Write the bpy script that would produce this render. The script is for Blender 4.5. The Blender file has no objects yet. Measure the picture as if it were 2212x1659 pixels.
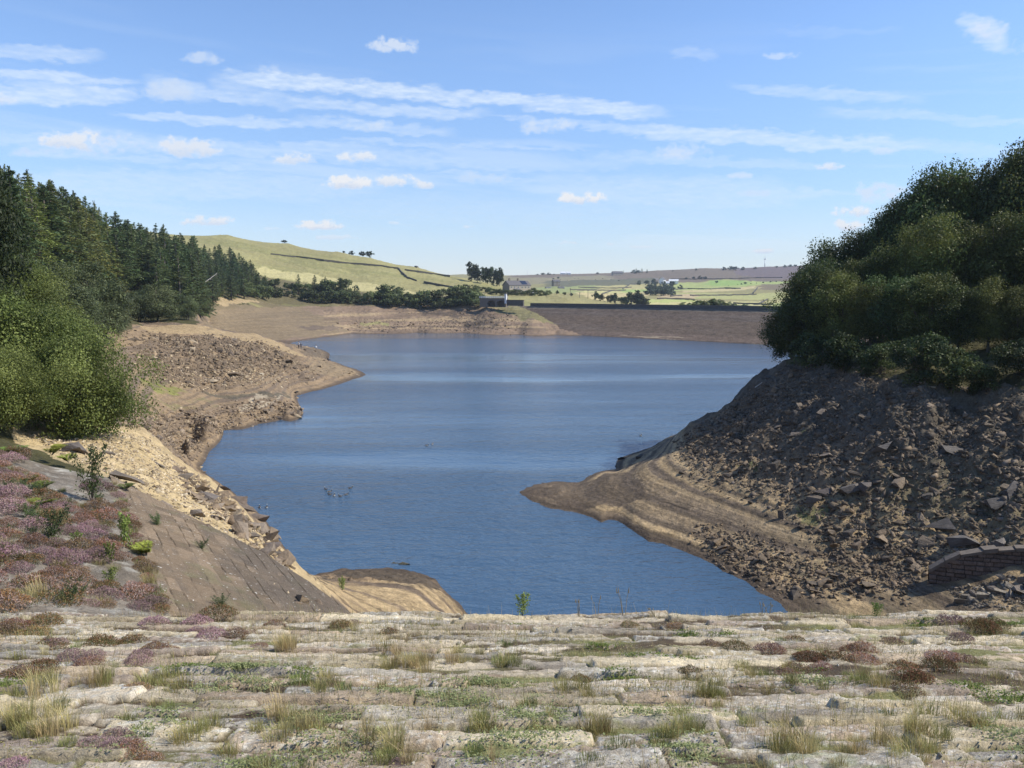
import bpy, bmesh, math, random
import numpy as np
from mathutils import Vector, Matrix, Euler

S = 0.79                       # authored metres -> scene metres
H = 24.0 * S                   # height of the eye above the water (water is z = 0)
F = 1736.0                     # focal length in the units of a 2212 x 1659 picture
CX, CY, HOR = 1106.0, 829.5, 632.0
PITCH = math.atan((CY - HOR) / F)
scene = bpy.context.scene

# ------------------------------------------------------------------ camera
cam_d = bpy.data.cameras.new('camera')
cam = bpy.data.objects.new('camera', cam_d)
scene.collection.objects.link(cam)
cam.location = (0, 0, H)
cam.rotation_euler = (math.pi / 2 - PITCH, 0, 0)
cam_d.sensor_fit = 'HORIZONTAL'
cam_d.sensor_width = 36.0
cam_d.lens = 36.0 * F / 2212.0
cam_d.clip_start = 0.1
cam_d.clip_end = 60000
scene.camera = cam

SUN_AZ, SUN_EL = math.radians(92), math.radians(46)
SUNV = Vector((math.sin(SUN_AZ) * math.cos(SUN_EL), math.cos(SUN_AZ) * math.cos(SUN_EL), math.sin(SUN_EL)))
sun_d = bpy.data.lights.new('sun', 'SUN')
sun_d.energy = 4.2
sun_d.angle = math.radians(0.55)
sun_d.color = (1.0, 0.925, 0.80)
sun = bpy.data.objects.new('sun', sun_d)
scene.collection.objects.link(sun)
sun.rotation_euler = (-SUNV).to_track_quat('-Z', 'Y').to_euler()

scene.view_settings.view_transform = 'Standard'
scene.view_settings.look = 'None'
scene.view_settings.exposure = 0.42
scene.view_settings.gamma = 1.0
scene.view_settings.use_curve_mapping = False
scene.cycles.max_bounces = 6
scene.cycles.transparent_max_bounces = 8

# ------------------------------------------------------------------ node helpers
def N(nt, typ, **kw):
    n = nt.nodes.new(typ)
    for k, v in kw.items():
        setattr(n, k, v)
    return n

def put(nt, sock, v):
    if isinstance(v, bpy.types.NodeSocket):
        nt.links.new(v, sock)
    else:
        sock.default_value = v

def M(nt, op, a, b=None, c=None, clamp=False):
    n = nt.nodes.new('ShaderNodeMath')
    n.operation = op
    n.use_clamp = clamp
    put(nt, n.inputs[0], a)
    if b is not None: put(nt, n.inputs[1], b)
    if c is not None: put(nt, n.inputs[2], c)
    return n.outputs[0]

def SMOOTH(nt, v, lo, hi):
    n = nt.nodes.new('ShaderNodeMapRange')
    n.interpolation_type = 'SMOOTHSTEP'
    put(nt, n.inputs['Value'], v)
    n.inputs['From Min'].default_value = lo
    n.inputs['From Max'].default_value = hi
    return n.outputs[0]

def LIN(nt, v, lo, hi, a, b):
    n = nt.nodes.new('ShaderNodeMapRange')
    put(nt, n.inputs['Value'], v)
    for k, x in (('From Min', lo), ('From Max', hi), ('To Min', a), ('To Max', b)):
        n.inputs[k].default_value = x
    return n.outputs[0]

def MIX(nt, f, a, b, blend='MIX'):
    n = nt.nodes.new('ShaderNodeMix')
    n.data_type = 'RGBA'
    n.blend_type = blend
    put(nt, n.inputs[0], f)
    for s, v in ((n.inputs[6], a), (n.inputs[7], b)):
        if isinstance(v, (tuple, list)) and len(v) == 3: v = (*v, 1)
        put(nt, s, v)
    return n.outputs[2]

def NOISE(nt, vec, scale, detail=3, rough=0.55, dim='3D'):
    n = nt.nodes.new('ShaderNodeTexNoise')
    n.noise_dimensions = dim
    if vec is not None: nt.links.new(vec, n.inputs['Vector'])
    n.inputs['Scale'].default_value = scale
    n.inputs['Detail'].default_value = detail
    n.inputs['Roughness'].default_value = rough
    return n.outputs['Fac']

def VSCALE(nt, vec, s):
    n = nt.nodes.new('ShaderNodeVectorMath')
    n.operation = 'MULTIPLY'
    nt.links.new(vec, n.inputs[0])
    n.inputs[1].default_value = s
    return n.outputs[0]

def COMB(nt, x, y, z=0.0):
    n = nt.nodes.new('ShaderNodeCombineXYZ')
    put(nt, n.inputs[0], x); put(nt, n.inputs[1], y); put(nt, n.inputs[2], z)
    return n.outputs[0]

# ------------------------------------------------------------------ picture geometry
def ray(px, py):
    """direction of a picture point as (x/y, z/y) slopes on the plan distance y"""
    a, b = (px - CX) / F, (CY - py) / F
    dy = math.cos(PITCH) + b * math.sin(PITCH)
    dz = -math.sin(PITCH) + b * math.cos(PITCH)
    return a / dy, dz / dy

def azel(px, py):
    sx, sz = ray(px, py)
    return math.atan2(sx, 1.0), math.atan2(sz, math.hypot(sx, 1.0))

# ------------------------------------------------------------------ sky
world = bpy.data.worlds.new('World')
scene.world = world
world.use_nodes = True
wt = world.node_tree
wt.nodes.clear()
w_out = N(wt, 'ShaderNodeOutputWorld')
w_bg = N(wt, 'ShaderNodeBackground')
wt.links.new(w_bg.outputs[0], w_out.inputs[0])
w_bg.inputs['Strength'].default_value = 0.14
sky = N(wt, 'ShaderNodeTexSky', sky_type='NISHITA', sun_disc=False)
sky.sun_elevation = SUN_EL
sky.sun_rotation = SUN_AZ
sky.altitude = 250
sky.air_density = 1.0
sky.dust_density = 0.1
sky.ozone_density = 3.0
skyc = N(wt, 'ShaderNodeHueSaturation')
wt.links.new(sky.outputs[0], skyc.inputs['Color'])
skyc.inputs['Saturation'].default_value = 1.05
_tc = N(wt, 'ShaderNodeTexCoord').outputs['Generated']
_sx = N(wt, 'ShaderNodeSeparateXYZ'); wt.links.new(_tc, _sx.inputs[0])
_low = SMOOTH(wt, _sx.outputs[2], .30, -.02)
_c = MIX(wt, 1.0, skyc.outputs[0], (.98, .98, 1.06), 'MULTIPLY')
wt.links.new(MIX(wt, _low, _c, MIX(wt, 1.0, _c, (.71, .71, .755), 'MULTIPLY')), w_bg.inputs['Color'])

# ------------------------------------------------------------------ noise in numpy
def _hash(ix, iy, seed):
    h = (ix.astype(np.int64) * 374761393 + iy.astype(np.int64) * 668265263 + seed * 974634541) & 0xffffffff
    h = ((h ^ (h >> 13)) * 1274126177) & 0xffffffff
    h = (h ^ (h >> 16)) & 0xffffffff
    return h.astype(np.float64) / 4294967295.0

def vnoise(x, y, seed=0):
    x, y = np.asarray(x, float), np.asarray(y, float)
    ix, iy = np.floor(x), np.floor(y)
    fx, fy = x - ix, y - iy
    fx = fx * fx * fx * (fx * (fx * 6 - 15) + 10)
    fy = fy * fy * fy * (fy * (fy * 6 - 15) + 10)
    a, b = _hash(ix, iy, seed), _hash(ix + 1, iy, seed)
    c, d = _hash(ix, iy + 1, seed), _hash(ix + 1, iy + 1, seed)
    return (a * (1 - fx) + b * fx) * (1 - fy) + (c * (1 - fx) + d * fx) * fy

def fbm(x, y, octs=4, seed=0, gain=0.5):
    s, a, t = 0.0, 1.0, 0.0
    for o in range(octs):
        s = s + a * (vnoise(x, y, seed + 17 * o) - 0.5)
        t += a
        a *= gain
        x, y = x * 2.03 + 11.3, y * 2.03 - 7.1
    return s / t * 2          # about -1 .. 1

def sstep(v, lo, hi):
    t = np.clip((v - lo) / (hi - lo), 0, 1)
    return t * t * (3 - 2 * t)

# ------------------------------------------------------------------ objects and labels
def link(o, parent=None):
    scene.collection.objects.link(o)
    if parent is not None:
        o.parent = parent
    return o

def tag(o, label=None, cat=None, group=None, kind=None):
    if label: o['label'] = label
    if cat: o['category'] = cat
    if group: o['group'] = group
    if kind: o['kind'] = kind
    return o

def empty(name, loc=(0, 0, 0), rz=0.0, sc=1.0):
    o = bpy.data.objects.new(name, None)
    o.empty_display_size = 0.2
    o.location = loc
    o.rotation_euler = (0, 0, rz)
    o.scale = (sc, sc, sc) if not isinstance(sc, tuple) else sc
    return link(o)

def mesh_np(name, verts, faces, mat=None, smooth=False, attr=None):
    """faces: array (n,k) of one size, or list of such arrays"""
    me = bpy.data.meshes.new(name)
    verts = np.asarray(verts, np.float32)
    fl = faces if isinstance(faces, list) else [faces]
    fl = [np.asarray(f, np.int32) for f in fl if len(f)]
    loops = np.concatenate([f.ravel() for f in fl])
    tot = np.concatenate([np.full(len(f), f.shape[1], np.int32) for f in fl])
    start = np.concatenate([[0], np.cumsum(tot)[:-1]]).astype(np.int32)
    me.vertices.add(len(verts)); me.vertices.foreach_set('co', verts.ravel())
    me.loops.add(len(loops)); me.loops.foreach_set('vertex_index', loops)
    me.polygons.add(len(tot)); me.polygons.foreach_set('loop_start', start); me.polygons.foreach_set('loop_total', tot)
    if smooth: me.polygons.foreach_set('use_smooth', np.ones(len(tot), bool))
    for k, v in (attr or {}).items():
        v = np.asarray(v, np.float32)
        if v.ndim == 1:
            a = me.attributes.new(k, 'FLOAT', 'POINT'); a.data.foreach_set('value', v)
        else:
            if v.shape[1] == 3: v = np.hstack([v, np.ones((len(v), 1), np.float32)])
            a = me.attributes.new(k, 'FLOAT_COLOR', 'POINT'); a.data.foreach_set('color', v.ravel())
    me.update(); me.validate()
    if mat: me.materials.append(mat)
    return me

def obj(name, me, parent=None, loc=(0, 0, 0)):
    o = bpy.data.objects.new(name, me)
    o.location = loc
    return link(o, parent)

def grid_faces(nr, nc):
    i = np.arange(nr - 1)[:, None] * nc + np.arange(nc - 1)[None, :]
    i = i.ravel()
    return np.stack([i, i + 1, i + nc + 1, i + nc], 1)

class MB:
    """collects boxes, tubes and polygons into one mesh"""
    def __init__(self): self.v = []; self.f = []
    def add(self, vs, fs):
        b = len(self.v); self.v += [tuple(p) for p in vs]; self.f += [tuple(b + i for i in f) for f in fs]
        return self
    def box(self, c, s, rz=0.0, taper=1.0):
        x, y, z = s[0] / 2, s[1] / 2, s[2] / 2
        vs = []
        for dz, t in ((-z, 1), (z, taper)):
            for dx, dy in ((-x, -y), (x, -y), (x, y), (-x, y)):
                X, Y = dx * t, dy * t
                vs.append((c[0] + X * math.cos(rz) - Y * math.sin(rz), c[1] + X * math.sin(rz) + Y * math.cos(rz), c[2] + dz))
        return self.add(vs, [(3, 2, 1, 0), (4, 5, 6, 7), (0, 1, 5, 4), (1, 2, 6, 5), (2, 3, 7, 6), (3, 0, 4, 7)])
    def tube(self, pts, rads, n=7, cap=True):
        pts = [Vector(p) for p in pts]
        b = len(self.v)
        for i, p in enumerate(pts):
            t = (pts[min(i + 1, len(pts) - 1)] - pts[max(i - 1, 0)])
            t = t.normalized() if t.length > 1e-9 else Vector((0, 0, 1))
            u = t.cross(Vector((0, 0, 1)) if abs(t.z) < .9 else Vector((1, 0, 0))).normalized(); w = t.cross(u)
            for k in range(n):
                a = 2 * math.pi * k / n
                self.v.append(tuple(p + rads[i] * (u * math.cos(a) + w * math.sin(a))))
        for i in range(len(pts) - 1):
            for k in range(n):
                k2 = (k + 1) % n
                self.f.append((b + i * n + k, b + i * n + k2, b + (i + 1) * n + k2, b + (i + 1) * n + k))
        if cap:
            self.f.append(tuple(b + k for k in range(n)))
            e = b + (len(pts) - 1) * n
            self.f.append(tuple(e + k for k in reversed(range(n))))
        return self
    def mesh(self, name, mat, smooth=False):
        me = bpy.data.meshes.new(name)
        me.from_pydata(self.v, [], self.f); me.update()
        bm = bmesh.new(); bm.from_mesh(me); bmesh.ops.recalc_face_normals(bm, faces=bm.faces); bm.to_mesh(me); bm.free()
        if smooth: me.polygons.foreach_set('use_smooth', np.ones(len(me.polygons), bool))
        if mat: me.materials.append(mat)
        return me
    def build(self, name, mat, parent=None, loc=(0, 0, 0), smooth=False):
        return obj(name, self.mesh(name, mat, smooth), parent, loc)

# ------------------------------------------------------------------ materials
def mat_new(name):
    m = bpy.data.materials.new(name); m.use_nodes = True
    nt = m.node_tree
    return m, nt, nt.nodes['Principled BSDF']

def obj_co(nt): return N(nt, 'ShaderNodeTexCoord').outputs['Object']

def bump(nt, bs, h, dist, strength=1.0):
    b = N(nt, 'ShaderNodeBump')
    b.inputs['Strength'].default_value = strength
    b.inputs['Distance'].default_value = dist
    put(nt, b.inputs['Height'], h)
    nt.links.new(b.outputs[0], bs.inputs['Normal'])
    return b

def mat_plain(name, col, rough=0.7, var=0.25, scale=6.0, bd=0.0, metal=0.0):
    m, nt, bs = mat_new(name)
    co = obj_co(nt)
    n = NOISE(nt, co, scale, 4, 0.6)
    c = MIX(nt, n, tuple(x * (1 - var) for x in col), tuple(min(1, x * (1 + var)) for x in col))
    nt.links.new(c, bs.inputs['Base Color'])
    bs.inputs['Roughness'].default_value = rough
    bs.inputs['Metallic'].default_value = metal
    if bd: bump(nt, bs, n, bd)
    return m

def mat_vcol(name, attr='albedo', fine=((1.3, .3), (9, .25)), bd=0.15, bscale=3.0, rough=0.9):
    """surface whose own colours were laid out per zone on the mesh, broken up by noise"""
    m, nt, bs = mat_new(name)
    a = N(nt, 'ShaderNodeAttribute', attribute_name=attr)
    co = obj_co(nt)
    col = a.outputs['Color']
    for sc_, amt in fine:
        n = NOISE(nt, co, sc_, 5, 0.65)
        col = MIX(nt, 1.0, col, COMB(nt, *[LIN(nt, n, 0.3, 0.7, 1 - amt, 1 + amt)] * 3), 'MULTIPLY')
    nt.links.new(col, bs.inputs['Base Color'])
    bs.inputs['Roughness'].default_value = rough
    bs.inputs['Specular IOR Level'].default_value = 0.2
    if bd:
        n1 = NOISE(nt, co, bscale, 6, 0.7)
        bump(nt, bs, n1, bd)
    return m

# ------------------------------------------------------------------ clouds: a far shell of high streaks and small cumulus
_az = np.radians(np.linspace(-52, 52, 1650)); _el = np.radians(np.linspace(-1.5, 30, 640))
U, V = np.meshgrid(_az, _el)
fray = fbm(U * 52, V * 150, 5, 61, .6); fray2 = fbm(U * 10, V * 30, 3, 62)
VW = V + fray * .0065 + fray2 * .006
streaks = [  # x0 y0 x1 y1 half-width strength
    (440, 156, 1000, 198, 16, .85), (800, 186, 1470, 244, 15, .8), (1260, 268, 2080, 318, 15, .72),
    (560, 208, 1080, 248, 13, .6), (220, 236, 700, 264, 10, .62), (600, 252, 1000, 285, 11, .5),
    (1000, 250, 1760, 290, 8, .45), (-120, 192, 320, 200, 15, .75), (-80, 150, 320, 174, 10, .7), (330, 185, 600, 214, 11, .55), (-150, 175, 200, 182, 8, .5),
    (-120, 100, 240, 122, 12, .55), (-200, 282, 900, 325, 17, .5), (500, 318, 1320, 356, 20, .4),
    (1560, 178, 2020, 212, 11, .42), (1750, 235, 2300, 262, 9, .36), (1120, 395, 1760, 430, 34, .42),
    (-200, 388, 900, 400, 30, .42), (1240, 330, 1800, 362, 12, .35), (900, 330, 1400, 352, 14, .3),
    (1650, 60, 1960, 66, 9, .12), (2060, 40, 2180, 104, 17, .65), (1440, 105, 1560, 118, 11, .3),
    (440, 168, 640, 222, 20, .45), (300, 165, 470, 205, 22, .4), (1780, 300, 2320, 330, 14, .3),
    (680, 300, 1300, 318, 6, .4), (1300, 400, 1900, 425, 9, .4), (300, 352, 900, 372, 8, .4), (900, 375, 1300, 390, 7, .35), (1450, 300, 2000, 318, 6, .4), (0, 330, 420, 345, 7, .4), (600, 440, 1700, 470, 40, .25), (1150, 505, 1900, 530, 40, .22)]

def ell(u, v, x0, y0, x1, y1, w):
    (u0, v0), (u1, v1) = azel(x0, y0), azel(x1, y1)
    L = math.hypot(u1 - u0, v1 - v0) / 2
    c, s_ = (u1 - u0) / (2 * L), (v1 - v0) / (2 * L)
    du, dv = u - (u0 + u1) / 2, v - (v0 + v1) / 2
    a, b = (du * c + dv * s_) / L, (dv * c - du * s_) * F / w
    return a, b
cir = np.zeros(U.shape)
for x0, y0, x1, y1, w, s_ in streaks:
    a, b = ell(U, VW, x0, y0, x1, y1, w * 1.2)
    cir = np.maximum(cir, sstep(1 - a ** 4 - b * b, 0, .9) * s_)
rip = fbm(U * 70 + V * 40, V * 320, 4, 63, .6)
cir = cir * np.clip(.78 + .5 * rip, .25, 1.05) * .82
veil = fbm(U * 4.4, V * 55 + U * 3, 4, 64)
cir = np.maximum(cir, sstep(veil, -.05, .6) * sstep(V, .34, .1) * .34)
cir = np.maximum(cir, .30 * sstep(V, .13, .0))
cn = fbm(U * 120, V * 170, 5, 65, .6); cn2 = fbm(U * 45, V * 70, 3, 66)
puffs = [  # centre x, y, half-length, half-height, opacity, white (1) or grey (0)
    (850, 101, 50, 15, .7, .7), (440, 127, 44, 13, .55, .3), (368, 200, 56, 20, .6, .15), (8, 216, 34, 15, .6, .6),
    (150, 306, 60, 20, .95, .8), (240, 315, 85, 24, .8, .25), (100, 330, 70, 11, .5, 0), (410, 322, 62, 20, .9, .65), (635, 343, 44, 14, .85, .7),
    (770, 340, 38, 14, .9, .85), (1175, 275, 62, 17, .6, .45), (790, 275, 38, 12, .5, .4), (750, 396, 58, 14, 1, 1), (850, 392, 42, 16, .95, .9),
    (912, 400, 26, 11, .9, .8), (1258, 430, 46, 15, 1, 1), (692, 489, 54, 11, 1, 1), (445, 478, 50, 11, .95, .95), (730, 513, 44, 6, .6, .7),
    (1475, 332, 60, 17, .6, .45), (1785, 361, 34, 8, .8, .8), (1910, 328, 32, 8, .5, .5), (1900, 425, 50, 26, .7, .35), (1862, 458, 52, 13, .95, .95),
    (1835, 489, 34, 12, .95, 1), (1650, 543, 22, 6, .9, .9), (1380, 533, 26, 5, .5, .8), (1225, 526, 28, 5, .6, .8), (1040, 388, 60, 14, .45, 0),
    (1635, 418, 40, 8, .45, 0), (2130, 70, 44, 22, .55, .6), (2200, 110, 40, 14, .5, .6), (1690, 122, 36, 8, .45, .7), (580, 152, 24, 12, .45, .3),
    (1600, 380, 28, 7, .55, .6), (850, 482, 12, 4, .5, .8), (1015, 490, 12, 4, .5, .8), (590, 494, 22, 5, .45, .8), (1320, 528, 10, 4, .5, .8)]

opac = np.zeros(U.shape); lit = np.zeros(U.shape)
for x, y, L, h, o, wht in puffs:
    a, b = ell(U, V, x - L, y, x + L, y, h * .8)
    a *= .9; b *= .8
    base = np.where(b < 0, 1.7, .8)
    d = 1 - (np.abs(a) ** 3 + base * b * b) + 1.15 * cn + .7 * cn2
    m = sstep(d, -.1, .9 if wht > .6 else 1.4) * o
    l = m * (.15 * wht + (.8 * wht + .05) * sstep(b + .5 * cn, -.7, .3))
    lit = np.where(m > opac, l, lit); opac = np.maximum(opac, m)
tone = np.clip(lit / np.maximum(opac, .02), 0, 1)[..., None]
CC = np.array([.62, .70, .79]) * np.ones(U.shape + (3,))
PC = np.array([.44, .52, .655]) * (1 - tone) + np.array([.66, .675, .70]) * tone
cov = 1 - (1 - cir) * (1 - opac)
CC = CC * (1 - opac[..., None]) + PC * opac[..., None]
R_ = 26000.0
pos = np.stack([R_ * np.sin(U) * np.cos(V), R_ * np.cos(U) * np.cos(V), H + R_ * np.sin(V)], -1)
m_cloud, nt, bs = mat_new('cloud_vapour')
nt.nodes.remove(bs)
at_c = N(nt, 'ShaderNodeAttribute', attribute_name='tint'); at_o = N(nt, 'ShaderNodeAttribute', attribute_name='cover')
em = N(nt, 'ShaderNodeEmission'); tr = N(nt, 'ShaderNodeBsdfTransparent'); mx = N(nt, 'ShaderNodeMixShader')
nt.links.new(at_c.outputs['Color'], em.inputs[0]); nt.links.new(at_o.outputs['Fac'], mx.inputs[0])
nt.links.new(tr.outputs[0], mx.inputs[1]); nt.links.new(em.outputs[0], mx.inputs[2])
nt.links.new(mx.outputs[0], nt.nodes['Material Output'].inputs[0])
m_cloud.cycles.emission_sampling = 'NONE'
me = mesh_np('clouds', pos.reshape(-1, 3), grid_faces(*U.shape), m_cloud, True, {'tint': CC.reshape(-1, 3), 'cover': np.clip(cov, 0, 1).ravel()})
tag(obj('clouds', me), kind='structure')
del U, V, VW, fray, fray2, cir, rip, veil, cn, cn2, opac, lit, tone, CC, PC, pos, cov

# ------------------------------------------------------------------ the lie of the land
CT = []
def cz(px, py, z):
    a, b = ray(px, py); y = (z - 24.0) / b
    CT.append((a * y, y, z))
def cd(px, py, d):
    a, b = ray(px, py); CT.append((a * d, d, 24.0 + b * d))
def pl(x, y, z): CT.append((x, y, z))
def cp(px, d, z): CT.append(((px - CX) / F * d, d, z))

# foot of the near stone face, sloping down to the bed
for x in (-14, -7, 0, 7, 14, 22, 30): pl(x, 11, 17.6); pl(x * 1.1, 14.5, 16.6 if x > -14 else 16.9)
for x in (-3, 4, 10, 18): pl(x, 26, 9.5)
for x in (-2, 5, 11): pl(x, 38, 2.5); pl(x, 46, -.5)
pl(18, 38, 3); pl(26, 30, 8); pl(34, 30, 10); pl(30, 42, 3); pl(40, 45, 6); pl(50, 40, 14); pl(60, 45, 17)
# left wing: stone pitched slope and heather bank above it (two planes hinged on a line heading 30 deg left)
def wing(x, y):
    s = (x + 9.3) * .866 + (y - 20.6) * .5
    return 15.5 - (.5 if s > 0 else .33) * s
for px, py in ((350, 1325), (300, 1180), (240, 1040), (450, 1160), (400, 1240), (450, 1310), (560, 1235), (560, 1320), (650, 1290), (730, 1325),
               (0, 1325), (100, 1200), (0, 1100), (120, 1040), (200, 1120), (200, 1280), (10, 985), (-300, 1150), (-300, 1325), (-300, 985)):
    a, b = ray(px, py)
    lo, hi = 5.0, 80.0
    for _ in range(50):
        m = (lo + hi) / 2
        if 24 + b * m > wing(a * m, m): lo = m
        else: hi = m
    pl(a * lo, lo, wing(a * lo, lo))
# yellow gravel shoulder beyond it, and its shore
for px, py, z in ((60, 945, 15), (150, 935, 14.8), (235, 930, 14.3), (300, 960, 13), (350, 975, 9.5), (420, 1025, 7.5), (400, 990, 0), (430, 1010, 0), (450, 1032, 7),
                  (500, 1085, 8.2), (470, 1040, 0), (500, 1060, 0), (530, 1085, 0), (560, 1110, 0), (555, 1135, 9), (600, 1160, 0), (592, 1172, 10), (630, 1210, 0), (622, 1222, 10.3),
                  (640, 1240, 0), (650, 1262, 10.8), (672, 1242, 0), (330, 1010, 12.5), (400, 1070, 12), (480, 1130, 12.2)):
    cz(px, py, z)
cp(350, 100, 4.2); cp(345, 117, 4); cp(325, 106, 6.5); cp(300, 80, 10.5)
# mud spit below the near face
for px, py, z in ((740, 1227, 0), (830, 1225, 0), (890, 1232, 0), (940, 1250, 0), (960, 1275, 0), (990, 1300, 0), (1012, 1328, 0), (1030, 1360, 0),
                  (740, 1245, 1.2), (830, 1250, 1.3), (900, 1265, 1.5), (800, 1285, 3.0), (880, 1300, 2.6), (940, 1310, 1.8), (760, 1310, 5), (850, 1330, 3.6), (960, 1340, 2.5)):
    cz(px, py, z)
# left headlands
for px, py, z in ((390, 975, 0), (420, 955, 0), (480, 930, 0), (560, 915, 0), (610, 905, 0), (655, 895, 0), (650, 880, 0), (640, 855, 0), (700, 840, 0), (760, 820, 0), (792, 810, 0),
                  (745, 791, 0), (708, 778, 0), (712, 763, 0), (690, 754, 0), (600, 738, 0),
                  (440, 700, 14), (370, 697, 15.2), (550, 719, 11.2), (600, 738, 8.5), (650, 755, 5.5), (700, 782, 2.6), (750, 800, 1.2),
                  (300, 745, 12.5), (300, 790, 9.5), (280, 830, 9), (450, 770, 9), (450, 815, 5.5), (600, 828, 3.2), (560, 790, 6), (680, 822, 1.8),
                  (600, 850, 2.4), (500, 845, 4), (400, 850, 5), (320, 880, 6.5), (300, 925, 8), (270, 880, 8.5), (450, 900, 3.6), (560, 872, 2.4), (520, 905, 1.2), (620, 885, 1.5), (400, 930, 4), (250, 925, 10),
                  (280, 690, 15.5), (430, 694, 15.2)):
    cz(px, py, z)
cp(640, 345, 1.6); cp(680, 335, 1.0); cp(600, 350, 2.4); cp(560, 330, 4); cp(500, 310, 6); cp(450, 340, 7)
cp(560, 385, .8); cp(500, 395, 1.5)
# far left bay: mud flat up to the track, then the grass hill
for px, py, z in ((700, 728, 0), (760, 720, 0), (900, 718, 0), (1000, 719, 0), (1120, 722, 0), (1200, 722, 0), (1275, 723, 0)): cz(px, py, z)
for px, py, d in ((450, 700, 412), (520, 700, 425), (600, 700, 440), (620, 660, 520), 
                  (450, 640, 430), (440, 622, 450), (520, 647, 480), (580, 652, 520), (1150, 690, 482), (1200, 704, 472), (1110, 668, 512), (1050, 662, 520), (1090, 690, 495),
                  (580, 640, 540), (700, 648, 580), (850, 652, 570), (1000, 655, 540), (1060, 650, 560), (1090, 640, 640),
                  (570, 594, 640), (700, 614, 640), (850, 640, 610), (950, 645, 600), (1050, 640, 640), (490, 506, 930), (620, 524, 900), (730, 543, 880), (800, 556, 870), (900, 576, 850), (1000, 600, 800), (1050, 612, 760),
                  (620, 560, 760), (760, 590, 740), (900, 610, 720), (1010, 625, 700), (1115, 633, 700), (1050, 613, 770), (1170, 640, 660), (1230, 642, 620)):
    cd(px, py, d)
for p0, p1 in (((700, 728), (660, 657)), ((760, 720), (720, 657)), ((830, 719), (800, 660)), ((900, 718), (880, 663)), ((960, 718.5), (950, 664)), ((1030, 720), (1030, 664))):
    (a, b), (c, e) = ray(*p0), ray(*p1)
    y0, y1 = -24 / b, 535.0
    for k in (.15, .4, .7, 1.0):
        y = y0 + (y1 - y0) * k; x = a * y0 + (c * y1 - a * y0) * k
        pl(x, y, (24 + e * y1) * k ** .9)
for px, z in ((300, 110), (490, 70), (700, 50), (900, 35), (1000, 20)): cp(px, 1300, z)
# left wooded hillside
for px, d, z in ((-100, 48, 17), (0, 60, 17), (0, 100, 22), (0, 160, 34), (0, 260, 50), (100, 100, 16.5), (100, 170, 26), (100, 260, 42), (200, 190, 17), (200, 250, 30), (200, 330, 42), (300, 275, 19), (300, 340, 32), (300, 440, 44),
                 (400, 275, 17), (400, 340, 26), (400, 430, 36), (500, 500, 24), (480, 560, 40), (560, 560, 28), (-300, 60, 22), (-300, 120, 34), (-300, 250, 60), (-800, 100, 40), (-800, 300, 75), (250, 600, 70), (0, 600, 90), (-400, 900, 120), (430, 700, 62)):
    cp(px, d, z)
# right bank: spit, terraces, rubble slope, wooded top
for px, py, z in ((1430, 952, 0), (1410, 965, 0), (1335, 990, 0), (1335, 1018, 0), (1250, 1045, 0), (1120, 1065, 0), (1150, 1068, .22), (1190, 1069, .42), (1180, 1095, 0), (1300, 1135, 0), (1400, 1170, 0), (1500, 1200, 0), (1560, 1235, 0), (1640, 1280, 0), (1700, 1320, 0), (1740, 1360, 0),
                  
                  (1716, 772, 15.5), (1850, 800, 15.5), (2000, 822, 15.5), (2212, 832, 15.5), (2400, 830, 16)):
    cz(px, py, z)
for p0, p1, prof in (((9.4, 81), (37.8, 96), 0), ((13.3, 75.6), (38, 88), 0), ((16.8, 71.6), (40, 77.7), 0), ((18.4, 67), (43, 75), 0), ((19.8, 62.4), (47, 73.6), 1), ((20.9, 58.6), (52, 66), 1), ((22, 52), (56, 56), 1)):
    for k, z in (((.12, 1.0), (.25, 2.3), (.4, 4.2), (.55, 6.7), (.7, 9.6), (.85, 12.6)), ((.12, .6), (.25, 1.6), (.4, 3.4), (.55, 5.8), (.7, 9.0), (.85, 12.4)))[prof]:
        pl(p0[0] + (p1[0] - p0[0]) * k, p0[1] + (p1[1] - p0[1]) * k, z)
for x, y, z in ((6, 94, .7), (12, 96, 1.6), (9, 89, .8), (12, 102, .8), (17, 97, 3.2), (19, 106, 2.2), (16, 110, .7), (22, 112, 2.8), (25.6, 112, 5.9), (31, 108, 10.4), (33.2, 107, 13), (25, 100, 6.5), (30, 100, 9.8),
                (34, 119, 8.5), (29, 126, 3), (40, 130, 7), (33, 134, 0), (45, 144, 0),
                (35, 150, -1), (60, 175, 0), (85, 215, 0), (115, 270, 0), (145, 320, 0), (40, 122, 12), (46, 118, 15), (62, 140, 15), (85, 165, 15.5), (125, 225, 16), (165, 290, 16), (50, 95, 18), (55, 75, 19), (65, 65, 22), (80, 80, 28), (75, 110, 24), (100, 130, 28), (110, 60, 36), (140, 100, 42),
                (140, 180, 26), (200, 230, 30), (260, 200, 44), (200, 320, 18), (190, 365, 16), (60, 52, 19)):
    pl(x, y, z)
# lake bed
for px, py in ((500, 1000), (600, 1050), (700, 1150), (750, 1200), (900, 1200), (1000, 1240), (1060, 1310), (1200, 1320), (1400, 1300), (1300, 1200), (1000, 1080), (900, 1000), (800, 900), (700, 880), (720, 920), (1100, 950),
               (1050, 1030), (1250, 1000), (1330, 950), (1200, 880), (1450, 880), (900, 820), (850, 790), (790, 770), (1000, 780), (1200, 780), (1400, 780), (1600, 770), (1500, 800), (1300, 740), (1500, 752), (740, 752)):
    cz(px, py, -3.0)
for px, d, z in ((1540, 60, -2.5), (1630, 56.5, -1.5), (1090, 85, -2.5), (700, 395, -3), (900, 405, -3), (1100, 395, -3), (600, 128, -3)): cp(px, d, z)
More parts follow.
